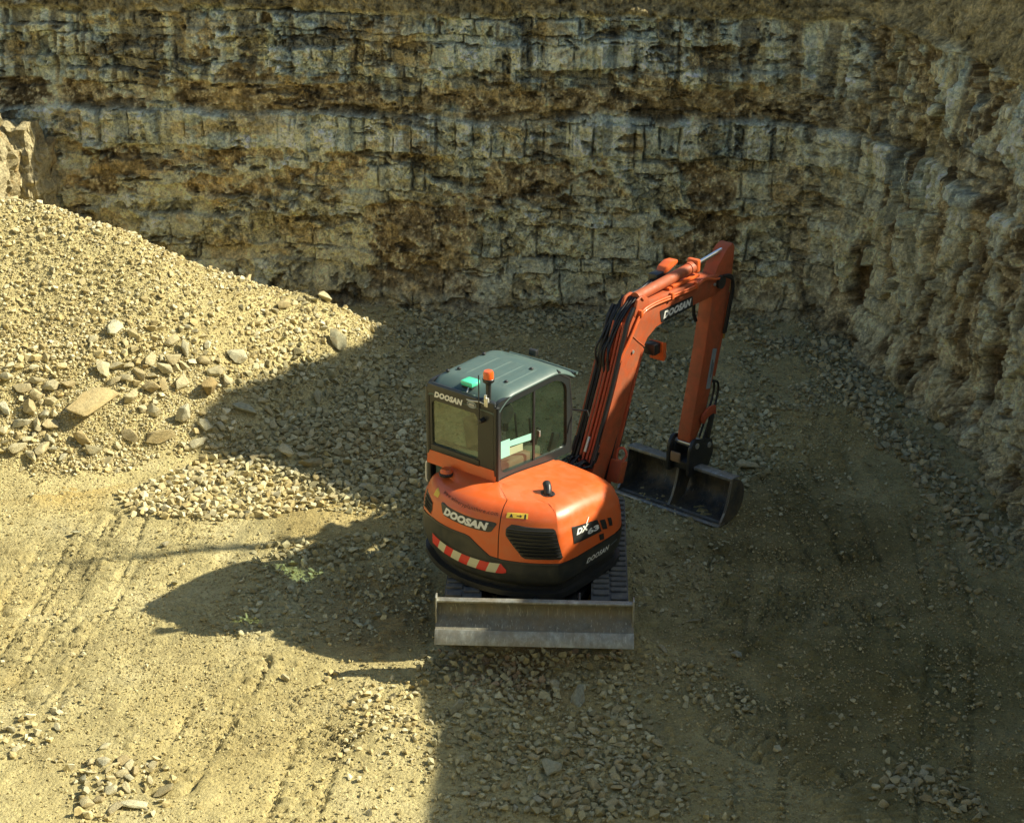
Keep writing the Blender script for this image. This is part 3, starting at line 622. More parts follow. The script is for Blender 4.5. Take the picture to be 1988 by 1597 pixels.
# ================================================================== trees on the top of the right-hand bank (they throw the ragged shade)
M_BARK=simple('bark',(.10,.075,.05),.9,var=.3); M_LEAF=simple('leaf',(.07,.10,.03),.6,var=.4)
def limb(pts,r0,r1,bm,sides=7):
    rings=[]
    for i,p in enumerate(pts):
        p=Vector(p); d=(Vector(pts[min(i+1,len(pts)-1)])-Vector(pts[max(i-1,0)])).normalized(); q=d.to_track_quat('Z','Y'); r=r0+(r1-r0)*i/(len(pts)-1)
        rings.append([bm.verts.new(p+q@Vector((r*math.cos(t*2*math.pi/sides),r*math.sin(t*2*math.pi/sides),0))) for t in range(sides)])
    for a,b in zip(rings[:-1],rings[1:]):
        for j in range(sides): bm.faces.new((a[j],a[(j+1)%sides],b[(j+1)%sides],b[j]))
def bm_obj(bm,name,mat,parent=None,smooth=True):
    me=bpy.data.meshes.new(name); bmesh.ops.recalc_face_normals(bm,faces=bm.faces[:]); bm.to_mesh(me); bm.free(); me.materials.append(mat)
    for p in me.polygons: p.use_smooth=smooth
    return link(bpy.data.objects.new(name,me),parent)
def tree(name,base,top,crown,leaves,label,seed):
    rg=random.Random(seed); t=bpy.data.objects.new(name,None); t.location=base; link(t); tag(t,label,'tree')
    b=Vector(base); bm=bmesh.new(); T=Vector(top)-b
    limb([T*k+Vector((.05*math.sin(k*7),.05*math.cos(k*5),0)) for k in (0,.25,.5,.75,1)],.10,.02,bm)
    for k in range(14):
        a=rg.uniform(0,6.28); h=rg.uniform(.35,.95); p=T*h; l=rg.uniform(.5,1.2)
        d=Vector((math.cos(a),math.sin(a),rg.uniform(.1,.9)))*l; limb([p,p+d*.5+Vector((0,0,.06)),p+d],.022,.006,bm,5)
    bm_obj(bm,'trunk',M_BARK,t)
    if leaves:
        V=[];F=[]
        for (cx,cy,cz,r) in crown:
            for k in range(leaves):
                d=np.array([rg.gauss(0,1) for _ in range(3)]); d/=np.linalg.norm(d); p=np.array([cx,cy,cz])-np.array(base)+d*r*rg.random()**.4
                a=np.array([rg.gauss(0,1) for _ in range(3)]); a/=np.linalg.norm(a); c=np.cross(a,d); s=rg.uniform(.05,.10); i=len(V)
                V+=[p-a*s,p+c*s*.5,p+a*s,p-c*s*.5]; F.append((i,i+1,i+2,i+3))
        me=mesh_np('crown',np.array(V),np.array(F)); me.materials.append(M_LEAF); link(bpy.data.objects.new('crown',me),t)
    return t
def shade_from(x,y,z): return (x+1.27*z,y+.16*z,z)     # the point at height z whose shadow falls on ground point (x,y)
tree('bare_tree',(7.9,18.9,6.6),shade_from(-5.7,16.75,9.6),[],0,'thin bare tree leaning over the top of the right-hand bank',4)
# ---- shared by the hood, counterweight and their decals: outline of the upper body seen from above
def lerpt(t, xs, ys): return float(np.interp(t, xs, ys))
def _path():
    pts=[(.03,.47),(.3,.455),(.56,.42),(.70,.38),(.80,.31),(.875,.22),(.92,.08),(.932,-.1),(.932,-.45),(.932,-.68)]
    for a in np.radians(np.arange(46,-47,-3.0)): pts.append((1.25*math.sin(a),-1.25*math.cos(a)))
    pts+= [(-.932,-.80),(-.932,-.70)]
    p=np.array(pts); p[:,0]=np.where(p[:,0]>0,p[:,0]*1.055,p[:,0])
    for _ in range(2):
        q=[p[0]]
        for a,b in zip(p[:-1],p[1:]): q+= [a*.75+b*.25, a*.25+b*.75]
        q.append(p[-1]); p=np.array(q)
    L=np.r_[0,np.cumsum(np.hypot(*np.diff(p,axis=0).T))]
    s=np.linspace(0,L[-1],241)
    P=np.c_[np.interp(s,L,p[:,0]),np.interp(s,L,p[:,1])]
    T=np.gradient(P,axis=0); T/=np.hypot(T[:,0],T[:,1])[:,None]
    N=np.c_[-T[:,1],T[:,0]]
    if N[60]@np.array([1,0])<0: N=-N
    return s/L[-1],P,N,L[-1]
HS,HP,HN,HLEN=_path()
def hpos(s): return np.array([np.interp(s,HS,HP[:,0]),np.interp(s,HS,HP[:,1])])
def hnor(s):
    n=np.array([np.interp(s,HS,HN[:,0]),np.interp(s,HS,HN[:,1])]); return n/np.hypot(*n)
def sstep(a,b,x):
    t=min(1,max(0,(x-a)/(b-a))); return t*t*(3-2*t)
def hth(s):
    p=hpos(s); return math.degrees(math.atan2(p[0],-p[1]))
def zbelt(s):       # where the orange panels end and the black skirt begins
    th=hth(s)
    return lerpt(th,[-60,-46,-40,-25,0,3,14,20,60,120,180],[1.0,1.04,1.12,1.18,1.215,1.205,1.05,1.035,1.03,1.0,1.0])
def zcrest(s):
    x,y=hpos(s); return 1.585-.09*sstep(-.6,.4,y)-.07*sstep(.1,-.9,x)
def doff(s,z):      # inward offset of the wall at height z
    zb,zc=zbelt(s),zcrest(s)
    if z<=zb: return lerpt(z,[.68,.72,.80,.90],[.17,.09,.02,0])
    t=(z-zb)/(zc-zb)
    return lerpt(t,[0,.35,.6,.63,.8,.9,.97,1],[.004,.015,.04,.05,.085,.13,.19,.25])
def surf(s,z,out=0.0):
    p=hpos(s); n=hnor(s); d=doff(s,z)-out
    return np.array([p[0]-n[0]*d,p[1]-n[1]*d,z])
# ================================================================== excavator
def gmat(name,tint=(.66,.80,.70),dust=.05):
    t=NT(name); nt_=t.t; nt_.nodes.remove(t.b)
    tr=t.n('ShaderNodeBsdfTransparent'); tr.inputs[0].default_value=(*tint,1)
    gl=t.n('ShaderNodeBsdfGlossy'); gl.inputs['Roughness'].default_value=.03; gl.inputs[0].default_value=(.9,.97,.92,1)
    df=t.n('ShaderNodeBsdfDiffuse'); df.inputs[0].default_value=(.42,.46,.28,1)
    lw=t.n('ShaderNodeLayerWeight'); lw.inputs[0].default_value=.12
    fr=t.math('ADD',t.math('MULTIPLY',lw.outputs['Facing'],.4),.06)
    m1=t.n('ShaderNodeMixShader'); m2=t.n('ShaderNodeMixShader')
    d=t.math('MULTIPLY',t.ramp(t.noise(t.coord(),5,5,.6),[(.35,grey(.3)),(.7,grey(1))]),dust)
    t.l(d,m1.inputs[0]); t.l(tr.outputs[0],m1.inputs[1]); t.l(df.outputs[0],m1.inputs[2])
    t.l(fr,m2.inputs[0]); t.l(m1.outputs[0],m2.inputs[1]); t.l(gl.outputs[0],m2.inputs[2]); t.l(m2.outputs[0],t.out.inputs[0])
    return t.m
def scratched(name,col,edge,rough=.5,metal=.3):
    """steel worn by stone: streaks and scratches down the plate, earth caked along it"""
    t=NT(name); c=t.coord()
    a=t.noise(c,1,6,.7,(14,14,2.2)); s=t.noise(c,1,3,.6,(70,20,5)); e=t.noise(c,6,6,.7)
    base=t.ramp(a,[(.3,tuple(x*.6 for x in col)),(.55,col),(.75,tuple(x*1.5 for x in col))])
    base=t.mix(t.ramp(s,[(.60,grey(0)),(.68,grey(1))]),base,edge)
    base=t.mix(t.math('MULTIPLY',t.ramp(e,[(.40,grey(0)),(.62,grey(1))]),.62),base,(.23,.185,.11))
    t.set(Base_Color=base,Roughness=t.math('ADD',t.math('MULTIPLY',e,.5),rough-.2),Metallic=metal); t.bump(a,.35,.006)
    return t.m
MO=simple('orange_paint',(.68,.120,.022),.38,var=.08,dirt=.24,coat=.2,dirtcol=(.40,.25,.13),bump=.05)
MOW=simple('orange_paint_worn',(.46,.084,.022),.5,var=.25,dirt=.7,dirtcol=(.20,.10,.045))
MPIPE=simple('pipe_paint',(.48,.085,.028),.5,var=.15,dirt=.35,dirtcol=(.2,.11,.06))
MK=simple('black_paint',(.022,.023,.022),.38,var=.15,dirt=.18,dirtcol=(.12,.11,.07))
MKD=simple('charcoal_skirt',(.026,.029,.027),.42,var=.12,dirt=.35,dirtcol=(.13,.12,.075))
MROOF=simple('roof_paint',(.085,.132,.116),.42,var=.08,dirt=.15,dirtcol=(.25,.25,.19))
MFR=simple('cab_frame',(.024,.028,.027),.34,var=.1,dirt=.06,dirtcol=(.16,.15,.10))
MRUB=simple('rubber',(.070,.073,.074),.8,var=.25,dirt=.75,dirtcol=(.23,.215,.165))
MHOSE=simple('hose',(.012,.012,.012),.45)
MST=scratched('steel',(.19,.19,.15),(.46,.45,.36),.6,.2)
MEDGE=scratched('worn_edge',(.36,.37,.32),(.5,.5,.44),.5,.4)
MBUCK=scratched('bucket_steel',(.075,.08,.078),(.20,.20,.19),.5,.35)
MBED=scratched('bucket_edge',(.26,.28,.27),(.5,.52,.5),.45,.4)
MCHR=simple('chrome',(.75,.77,.78),.12,1.0)
MWHT=simple('white_letter',(.78,.78,.70),.5); MYEL=simple('yellow_label',(.72,.50,.06),.5)
MRED=simple('red_reflective',(.70,.05,.035),.35); MCRM=simple('white_reflective',(.62,.60,.40),.4)
MGRN=simple('green_lens',(.10,.72,.42),.2,coat=.5); MAMB=simple('amber_lens',(.85,.13,.02),.15,coat=.6)
MINT=simple('cab_interior',(.05,.055,.05),.7,var=.2); MSEAT=simple('seat_fabric',(.025,.027,.027),.8,var=.3)
MSUNLIT=simple('painted_sunlit_mint',(.30,.66,.52),.6,var=.08); MGST=simple('grey_label',(.27,.31,.31),.5,var=.2)
MGLASS=gmat('tinted_glass'); MREAR=gmat('rear_glass',(.52,.64,.40),.26)
MNUT=simple('bright_fitting',(.62,.62,.55),.35,.7)
EXC=bpy.data.objects.new('excavator',None); EXC.location=(MD[0],MD[1],0); EXC.rotation_euler=(0,0,-R(38.63)); link(EXC)
tag(EXC,'orange and black tracked excavator with a raised boom, parked on the pit floor','excavator')
class MB:
    def __init__(s): s.bm=bmesh.new()
    def box(s,c,d,bev=.0,rot=None,seg=2):
        b=bmesh.new(); bmesh.ops.create_cube(b,size=1)
        for v in b.verts: v.co=Vector((v.co.x*d[0],v.co.y*d[1],v.co.z*d[2]))
        if bev: bmesh.ops.bevel(b,geom=b.edges[:],offset=bev,segments=seg,affect='EDGES',profile=.5)
        M=Matrix.Translation(c)@(rot.to_4x4() if rot is not None else Matrix())
        return s.add(b,M)
    def add(s,b,M=Matrix()):
        b.transform(M); me=bpy.data.meshes.new('t'); b.to_mesh(me); b.free(); s.bm.from_mesh(me); bpy.data.meshes.remove(me); return s
    def prism(s,poly,x0,x1,bev=.0,axis='x'):
        b=bmesh.new(); f=lambda p,t: {'x':(t,p[0],p[1]),'y':(p[0],t,p[1]),'z':(p[0],p[1],t)}[axis]
        A=[b.verts.new(f(p,x0)) for p in poly]; B=[b.verts.new(f(p,x1)) for p in poly]; n=len(poly)
        b.faces.new(A); b.faces.new(B[::-1])
        for i in range(n): b.faces.new((A[i],B[i],B[(i+1)%n],A[(i+1)%n]))
        bmesh.ops.recalc_face_normals(b,faces=b.faces[:])
        if bev: bmesh.ops.bevel(b,geom=[e for e in b.edges if len(e.link_faces)==2 and e.calc_face_angle()>R(25)],offset=bev,segments=2,affect='EDGES',profile=.5)
        return s.add(b)
    def tube(s,pts,r,sides=10,r2=None,cap=True):
        b=bmesh.new(); rings=[]; n=len(pts); P=[Vector(p) for p in pts]; up=None
        for i,p in enumerate(P):
            d=(P[min(i+1,n-1)]-P[max(i-1,0)]).normalized()
            if up is None: up=d.orthogonal().normalized()
            up=(up-d*up.dot(d)).normalized(); w=d.cross(up); rr=r if r2 is None else r+(r2-r)*i/(n-1)
            rings.append([b.verts.new(p+(up*math.cos(t*2*math.pi/sides)+w*math.sin(t*2*math.pi/sides))*rr) for t in range(sides)])
        for a,c in zip(rings[:-1],rings[1:]):
            for j in range(sides): b.faces.new((a[j],a[(j+1)%sides],c[(j+1)%sides],c[j]))
        if cap: b.faces.new(rings[0][::-1]); b.faces.new(rings[-1])
        return s.add(b)
    def curve(s,pts,r,sides=8,k=6):
        P=[Vector(p) for p in pts]; Q=[]
        for i in range(len(P)-1):
            a=P[max(i-1,0)];b_=P[i];c=P[i+1];d=P[min(i+2,len(P)-1)]
            for t in range(k):
                u=t/k; Q.append(.5*((2*b_)+(c-a)*u+(2*a-5*b_+4*c-d)*u*u+(3*b_-a-3*c+d)*u**3))
        Q.append(P[-1]); return s.tube(Q,r,sides)
    def cyl(s,a,b,r,sides=20,r2=None):
        return s.tube([a,b],r,sides,r2)
    def lathe(s,prof,c,axis='z',sides=24):
        b=bmesh.new(); rings=[]
        for r,h in prof:
            ring=[]
            for t in range(sides):
                x,y=r*math.cos(t*2*math.pi/sides),r*math.sin(t*2*math.pi/sides)
                ring.append(b.verts.new({'z':(x,y,h),'x':(h,x,y),'y':(x,h,y)}[axis]))
            rings.append(ring)
        for a,q in zip(rings[:-1],rings[1:]):
            for j in range(sides): b.faces.new((a[j],a[(j+1)%sides],q[(j+1)%sides],q[j]))
        b.faces.new(rings[0][::-1]); b.faces.new(rings[-1]); bmesh.ops.recalc_face_normals(b,faces=b.faces[:])
        return s.add(b,Matrix.Translation(c))
    def quads(s,V,F):
        vs=[s.bm.verts.new(v) for v in V]
        for f in F:
            try: s.bm.faces.new([vs[i] for i in f])
            except ValueError: pass
        return s
    def build(s,name,mat,parent,smooth=30,solid=0,label=None):
        bmesh.ops.remove_doubles(s.bm,verts=s.bm.verts[:],dist=1e-5)
        bmesh.ops.recalc_face_normals(s.bm,faces=s.bm.faces[:])
        me=bpy.data.meshes.new(name); s.bm.to_mesh(me); s.bm.free(); me.materials.append(mat)
        if smooth:
            for p in me.polygons: p.use_smooth=True
            me.set_sharp_from_angle(angle=R(smooth))
        o=link(bpy.data.objects.new(name,me),parent)
        if solid:
            md=o.modifiers.new('thick','SOLIDIFY'); md.thickness=solid; md.offset=-1
        if label: o['label']=label
        return o
def text_mesh(txt,bold=.03,shear=.18,space=1.0):
    cu=bpy.data.curves.new('t','FONT'); cu.body=txt; cu.offset=bold; cu.shear=shear; cu.space_character=space; cu.resolution_u=3
    ob=bpy.data.objects.new('t',cu); COL.objects.link(ob); dg=bpy.context.evaluated_depsgraph_get(); me=ob.evaluated_get(dg).to_mesh()
    V=np.array([v.co[:2] for v in me.vertices]); F=[tuple(p.vertices) for p in me.polygons]
    ob.evaluated_get(dg).to_mesh_clear(); bpy.data.objects.remove(ob); bpy.data.curves.remove(cu)
    V=V-V.min(0); return V/V.max(0),F          # unit square
def decal(name,V2,F,fn,mat,parent,th=.0):
    bm=bmesh.new(); vs=[bm.verts.new(fn(*p)) for p in V2]
    for f in F: bm.faces.new([vs[i] for i in f])
    me=bpy.data.meshes.new(name); bm.to_mesh(me); bm.free(); me.materials.append(mat)
    return link(bpy.data.objects.new(name,me),parent)
def rrect(x0,z0,x1,z1,r,n=5):
    P=[]
    for cx,cz,a0 in ((x1-r,z1-r,0),(x0+r,z1-r,90),(x0+r,z0+r,180),(x1-r,z0+r,270)):
        for k in range(n+1): a=R(a0+90*k/n); P.append((cx+r*math.cos(a),cz+r*math.sin(a)))
    return P
def pane(poly,fn,t):
    m=MB(); return m.quads([fn(*p,t) for p in poly],[tuple(range(len(poly)))])
def rpoly(P,r,n=4):
    out=[]; m=len(P)
    for i in range(m):
        a,b,c=Vector(P[i-1]),Vector(P[i]),Vector(P[(i+1)%m]); u=(a-b).normalized(); v=(c-b).normalized(); rr=min(r,(a-b).length*.45,(c-b).length*.45)
        p,q=b+u*rr,b+v*rr
        for k in range(n+1): t=k/n; w=p.lerp(b,t).lerp(b.lerp(q,t),t); out.append((w.x,w.y))
    return out
def frame_mb(outer,inner,fn,t0,t1):
    """flat ring between two outlines of equal count, thickness t0..t1"""
    m=MB(); n=len(outer)
    V=[fn(*p,t0) for p in outer]+[fn(*p,t0) for p in inner]+[fn(*p,t1) for p in outer]+[fn(*p,t1) for p in inner]
    F=[]
    for i in range(n):
        j=(i+1)%n; F+=[(i,j,n+j,n+i),(2*n+i,3*n+i,3*n+j,2*n+j),(i,2*n+i,2*n+j,j),(n+i,n+j,3*n+j,3*n+i)]
    return m.quads(V,F)
def sheet(poly,fn,t0,t1):
    m=MB(); n=len(poly); V=[fn(*p,t0) for p in poly]+[fn(*p,t1) for p in poly]
    return m.quads(V,[tuple(range(n)),tuple(range(2*n-1,n-1,-1))]+[(i,(i+1)%n,n+(i+1)%n,n+i) for i in range(n)])

# ---------------------------------------------------------------- running gear (turned against the upper body)
TURN=R(38.63-2.53)
def ug(o): o.rotation_euler=(0,0,TURN); return o
def track_profile(n=150,off=0.0):
    # side view loop of the rubber belt: idler, sprocket, flat bottom
    r=.29-off; yi=1.0; P=[]
    for a in np.linspace(-90,90,20): P.append((yi+r*math.cos(R(a)),.30+r*math.sin(R(a))))
    for t in np.linspace(0,1,14)[1:-1]: P.append((yi-2*yi*t,.30+r-.025*math.sin(t*math.pi)))
    for a in np.linspace(90,270,20): P.append((-yi+r*math.cos(R(a)),.30+r*math.sin(R(a))))
    for t in np.linspace(0,1,14)[1:-1]: P.append((-yi+2*yi*t,.30-r))
    P=np.array(P+[P[0]]); L=np.r_[0,np.cumsum(np.hypot(*np.diff(P,axis=0).T))]; s=np.linspace(0,L[-1],n,endpoint=False)
    Q=np.c_[np.interp(s,L,P[:,0]),np.interp(s,L,P[:,1])]; T=np.roll(Q,-1,0)-np.roll(Q,1,0); T/=np.linalg.norm(T,axis=1)[:,None]
    return Q,np.c_[T[:,1],-T[:,0]],s,L[-1]
for sx in (-1,1):
    Q,N,s,L=track_profile(); m=MB(); nn=len(Q); x0,x1=(.56,.938)
    V=[];F=[]
    for (y,z),(ny_,nz_) in zip(Q,N):
        for xx,o in ((x0,0),(x1,0),(x1,-.045),(x0,-.045)): V.append((sx*xx,y+ny_*o,z+nz_*o))
    for i in range(nn):
        j=(i+1)%nn
        for k in range(4): F.append((4*i+k,4*i+(k+1)%4,4*j+(k+1)%4,4*j+k))
    m.quads(V,F); tr=ug(m.build('track',MRUB,EXC,40))
    npad=int(L/.112)
    lg=MB()
    for q in range(npad):
        i0=q*nn/npad
        for half,sh in ((0,0),(1,.5)):
            i=(i0+sh*nn/npad)%nn; a=int(i); y,z=Q[a]+(Q[(a+1)%nn]-Q[a])*(i-a); n_=Vector((0,N[a][0],N[a][1]))
            tng=Vector((0,-n_.z,n_.y)); rot=Matrix((Vector((1,0,0)),tng,n_)).transposed()
            xc=sx*((x0+.10) if half==0 else (x1-.095)); lg.box(Vector((xc,y,z))+n_*.012,(.165,.066,.028),.006,rot,1)
    lg.build('tread_lugs',MRUB,tr,30)
    m=MB(); m.prism([(-.95,.16),(.95,.16),(1.0,.30),(.85,.44),(-.85,.44),(-1.0,.30)],sx*.62,sx*.90,.02); ug(m.build('track_frame',MK,EXC))
    m=MB(); m.lathe([(.03,-.10),(.21,-.10),(.235,-.06),(.235,.06),(.21,.10),(.03,.10)],(sx*.77,-1.0,.30),'x'); ug(m.build('sprocket',MK,EXC))
    m=MB(); m.lathe([(.03,-.10),(.20,-.10),(.24,-.05),(.24,.05),(.20,.10),(.03,.10)],(sx*.77,1.0,.30),'x'); ug(m.build('idler_wheel',MK,EXC))
    for yy in (-.6,-.2,.2,.6):
        m=MB(); m.lathe([(.02,-.12),(.085,-.12),(.085,.12),(.02,.12)],(sx*.77,yy,.135),'x',14); ug(m.build('track_roller',MK,EXC))
m=MB(); m.box((0,0,.42),(1.16,1.1,.24),.04); m.prism([(-.62,-.5),(.62,-.5),(.45,-1.0),(-.45,-1.0)],.36,.50,.01,'z'); ug(m.build('chassis',MK,EXC))
m=MB(); m.lathe([(.42,.52),(.46,.54),(.46,.62),(.40,.66)],(0,0,0)); m.build('slew_ring',MK,EXC)
# dozer blade: curved plate with a bright cutting edge, held by two arms
BY,BZ,BHH,BW=-1.60,.405,.378,.982
bp=[]
for t in np.linspace(0,1,13): bp.append((BY-.055+.085*math.sin(t*math.pi*.95)+.02*t-.075*(1-t)**3,BZ+.11+(BHH-.11)*t))
bl=MB(); outer=[(y,z) for y,z in bp]; inner=[(y+.035,z) for y,z in bp][::-1]
bl.prism(outer+inner,-BW,BW); blade=ug(bl.build('dozer_blade',MST,EXC,50))
m=MB(); m.prism([(BY-.225,BZ+.005),(BY-.205,BZ-.01),(BY-.10,BZ+.115),(BY-.135,BZ+.125)],-BW-.004,BW+.004,.004); m.build('cutting_edge',MEDGE,blade)
m=MB(); m.box((0,BY+.0,BZ+BHH+.008),(2*BW,.075,.022),.006); m.build('top_rail',MEDGE,blade)
for sx in (-1,1):
    m=MB(); m.box((sx*(BW-.006),BY-.005,BZ+.26),(.016,.10,.36),.004); m.build('end_plate',MEDGE,blade)
    m=MB(); m.prism([(BY+.05,.46),(BY+.05,.62),(-.55,.46),(-.55,.32)],sx*.36-.05,sx*.36+.05,.012); m.build('blade_arm',MK,blade)
m=MB(); m.cyl((.0,-.6,.50),(0,-1.15,.60),.05); m.cyl((0,-1.15,.60),(0,BY+.04,.66),.026); m.build('blade_cylinder',MK,blade)
m=MB(); m.tube([(.44,BY+.06,.74),(.44,BY+.20,.78),(.44,BY+.22,.70)],.012,8); m.build('lifting_eye',MK,blade)

# ---------------------------------------------------------------- upper body
def wall_mesh(s_a,s_b,z_lo,z_hi,rows,out=0.0,ns=None,fz=None):
    ns=ns or max(2,int(abs(s_b-s_a)*240)); m=MB(); V=[];F=[]
    for i in range(ns+1):
        s=s_a+(s_b-s_a)*i/ns; a,b=z_lo(s),z_hi(s)
        for k in range(rows+1):
            V.append(tuple(surf(s,a+(b-a)*k/rows,out)))
    for i in range(ns):
        for k in range(rows):
            a=i*(rows+1)+k; F.append((a,a+rows+1,a+rows+2,a+1))
    return m,V,F
def deck_rows(s,n=8):
    c=surf(s,zcrest(s)); x,y=c[0],c[1]
    tx_=min(max(x,-.93),.012); ty_=min(max(y,-.735),.455)
    if x<.012 and y<-.735: ty_=-.735
    zt=1.605-.115*sstep(-.7,.45,ty_) if x>.0 else 1.60
    P=[]
    for k in range(1,n+1):
        t=k/n; P.append((x+(tx_-x)*t,y+(ty_-y)*t,c[2]+(zt-c[2])*(1-(1-t)**2.0)))
    return P
def panel(name,s_a,s_b,mat,label=None,rows=22):
    ns=max(4,int(abs(s_b-s_a)*300)); m=MB(); V=[];F=[]; cnt=None
    for i in range(ns+1):
        s=s_a+(s_b-s_a)*i/ns; a,b=zbelt(s)+.006,zcrest(s)
        col=[tuple(surf(s,a,-.03))]+[tuple(surf(s,a+(b-a)*(k/rows))) for k in range(rows+1)]+deck_rows(s)
        V+=col; cnt=len(col)
    for i in range(ns):
        for k in range(cnt-1):
            a=i*cnt+k; F.append((a,a+cnt,a+cnt+1,a+1))
    m.quads(V,F); return m.build(name,mat,EXC,24,label=label)
SEAM=.6325
hood=panel('engine_hood',.0,SEAM-.0012,MO)
rear=panel('rear_cowl',SEAM+.0012,.995,MO)
m,V,F=wall_mesh(SEAM-.012,SEAM+.012,lambda s:zbelt(s),lambda s:zcrest(s)-.01,16,-.012,6); m.quads(V,F); m.build('panel_seam',MK,EXC,0)
m,V,F=wall_mesh(.0,1.0,lambda s:.685,lambda s:zbelt(s)-.012,16); m.quads(V,F)
n_=len(V); skirt=m.build('counterweight',MKD,EXC,30)
m,V,F=wall_mesh(.0,1.0,lambda s:zbelt(s)-.030,lambda s:zbelt(s)+.004,4,.006); m.quads(V,F); m.build('belt_trim',MK,skirt,40)
m,V,F=wall_mesh(.52,.90,lambda s:zbelt(s)-.13 if hth(s)>3 else .99,lambda s:zbelt(s)-.105 if hth(s)>3 else 1.0,2,.005)
# belly pan closes the body from below
bpts=[hpos(s)*.985 for s in np.linspace(0,1,70)]; m=MB(); m.prism([tuple(p) for p in bpts]+[(-.93,.5),(-.6,.62),(-.0,.62)],.62,.68,0,'z'); m.build('deck_frame',MK,EXC)
m=MB(); m.prism([tuple(p) for p in [hpos(s)*.93 for s in np.linspace(0,1,60)]]+[(-.0,-.70),(.0,.43)],.68,1.20,0,'z'); m.build('engine_bay',MK,EXC)
# cowl under the rear window, filler cap, exhaust
m=MB(); m.quads([(-.93,-.75,1.56),(.0,-.75,1.56),(.0,-.742,1.625),(-.93,-.742,1.625),(.0,-.728,1.715),(-.93,-.728,1.70),(.0,-.70,1.718),(-.93,-.70,1.703),(-.93,-.70,1.56)],[(0,1,2,3),(3,2,4,5),(5,4,6,7),(0,3,5,7,8)]); m.build('window_cowl',MO,EXC,15)
m=MB(); m.lathe([(.001,.045),(.05,.04),(.064,.022),(.07,0),(.07,-.03)],(-.585,-.835,1.575)); dome=m.build('filler_cap',MO,EXC,40)
m=MB(); m.lathe([(.078,-.03),(.083,-.005),(.074,.004),(.068,-.03)],(-.585,-.835,1.575)); m.build('rubber_seal',MK,dome)
m=MB(); m.lathe([(.07,-.02),(.072,.012),(.055,.012),(.05,-.02)],(.565,-.60,1.585)); ex=m.build('exhaust_outlet',MK,EXC)
m=MB(); m.tube([(.565,-.60,1.54),(.565,-.60,1.60),(.535,-.57,1.655),(.50,-.54,1.665)],.043,14); m.build('exhaust_pipe',MK,ex)
m=MB(); m.box((.565,-.60,1.6),(.16,.05,.004),.001); m.build('exhaust_plate',MK,ex)
# grille with slats, model badge, vents on the side, labels
def spoly(P,out): return lambda a,b: tuple(surf(a,b,out))
def fillgrid(poly,fn,nu=24,nv=10):
    """a quad in (s,z): four corners, filled as a grid so that it follows the curve"""
    (a,b,c,d)=[np.array(p) for p in poly]; V=[];F=[]
    for i in range(nu+1):
        u=i/nu; lo=a+(b-a)*u; hi=d+(c-d)*u
        for k in range(nv+1): V.append(tuple(lo+(hi-lo)*k/nv))
    for i in range(nu):
        for k in range(nv): q=i*(nv+1)+k; F.append((q,q+nv+1,q+nv+2,q+1))
    return V,F
def sz_panel(name,outline,out,mat,parent,depth=.012):
    """outline in (s,z) as a list of (s_left(z), s_right(z), z) rows"""
    V=[];F=[]; nu=20
    for (sl_,sr_,z_) in outline:
        for i in range(nu+1): V.append((sl_+(sr_-sl_)*i/nu,z_))
    for k in range(len(outline)-1):
        for i in range(nu): q=k*(nu+1)+i; F.append((q,q+1,q+nu+2,q+nu+1))
    return decal(name,V,F,lambda a,b: tuple(surf(a,b,out)),mat,parent)
def rows_of(P,n=14,r=.008):
    """closed (s,z) polygon -> rows"""
    zs=[p[1] for p in P]; z0,z1=min(zs),max(zs); out=[]
    for k in range(n+1):
        z=z0+(z1-z0)*(.002+.996*k/n); xs=[]
        for i in range(len(P)):
            (x1,a),(x2,b)=P[i],P[(i+1)%len(P)]
            if (a<=z<b) or (b<=z<a): xs.append(x1+(x2-x1)*(z-a)/(b-a))
        if len(xs)>=2: out.append((max(xs),min(xs),z))
    return out
def scaled(P,kx,kz):
    cx=sum(p[0] for p in P)/len(P); cz=sum(p[1] for p in P)/len(P); return [(cx+(p[0]-cx)*kx,cz+(p[1]-cz)*kz) for p in P]
GR=[(.6125,1.31),(.6125,1.375),(.600,1.415),(.510,1.405),(.497,1.395),(.478,1.10),(.482,1.09),(.563,1.09),(.572,1.105)]
gr=sz_panel('grille',rows_of(scaled(GR,1.04,1.05),20),.006,MK,hood)
for k in range(8):
    z=1.115+.038*k; rr=[r for r in rows_of(GR,60) if abs(r[2]-z)<.006]
    if not rr: continue
    a,b=rr[0][0],rr[0][1]; m=MB(); V=[];F=[]
    for i in range(17):
        s=a+(b-a)*i/16
        for dz,o in ((-.013,.010),(.004,.034),(.010,.034),(.002,.010)): V.append(tuple(surf(s,z+dz,o)))
    for i in range(16):
        for q in range(4): F.append((4*i+q,4*i+(q+1)%4,4*i+4+(q+1)%4,4*i+4+q))
    m.quads(V,F); m.build('grille_slat',MK,gr,30)
badge=sz_panel('model_badge',rows_of([(.4395,1.375),(.4385,1.19),(.432,1.185),(.3305,1.15),(.335,1.20),(.3428,1.30),(.350,1.305)],16),.006,MK,hood)
def slab(fn0): return fn0
T,F=text_mesh('DX',.055,.35,1.05); decal('model_letters',T*np.array([1,1]),F,lambda a,b: tuple(surf(.428-.050*a,1.272+.062*b-.016*a,.010)),MWHT,badge)
T,F=text_mesh('63',.05,.0,1.05); decal('model_number',T,F,lambda a,b: tuple(surf(.387-.046*a,1.205+.060*b-.014*a,.010)),MWHT,badge)
decal('model_stroke',[(0,0),(.25,0),(1,1),(.8,1)],[(0,1,2,3)],lambda a,b: tuple(surf(.389-.018*a,1.325+.05*b,.010)),MWHT,badge)
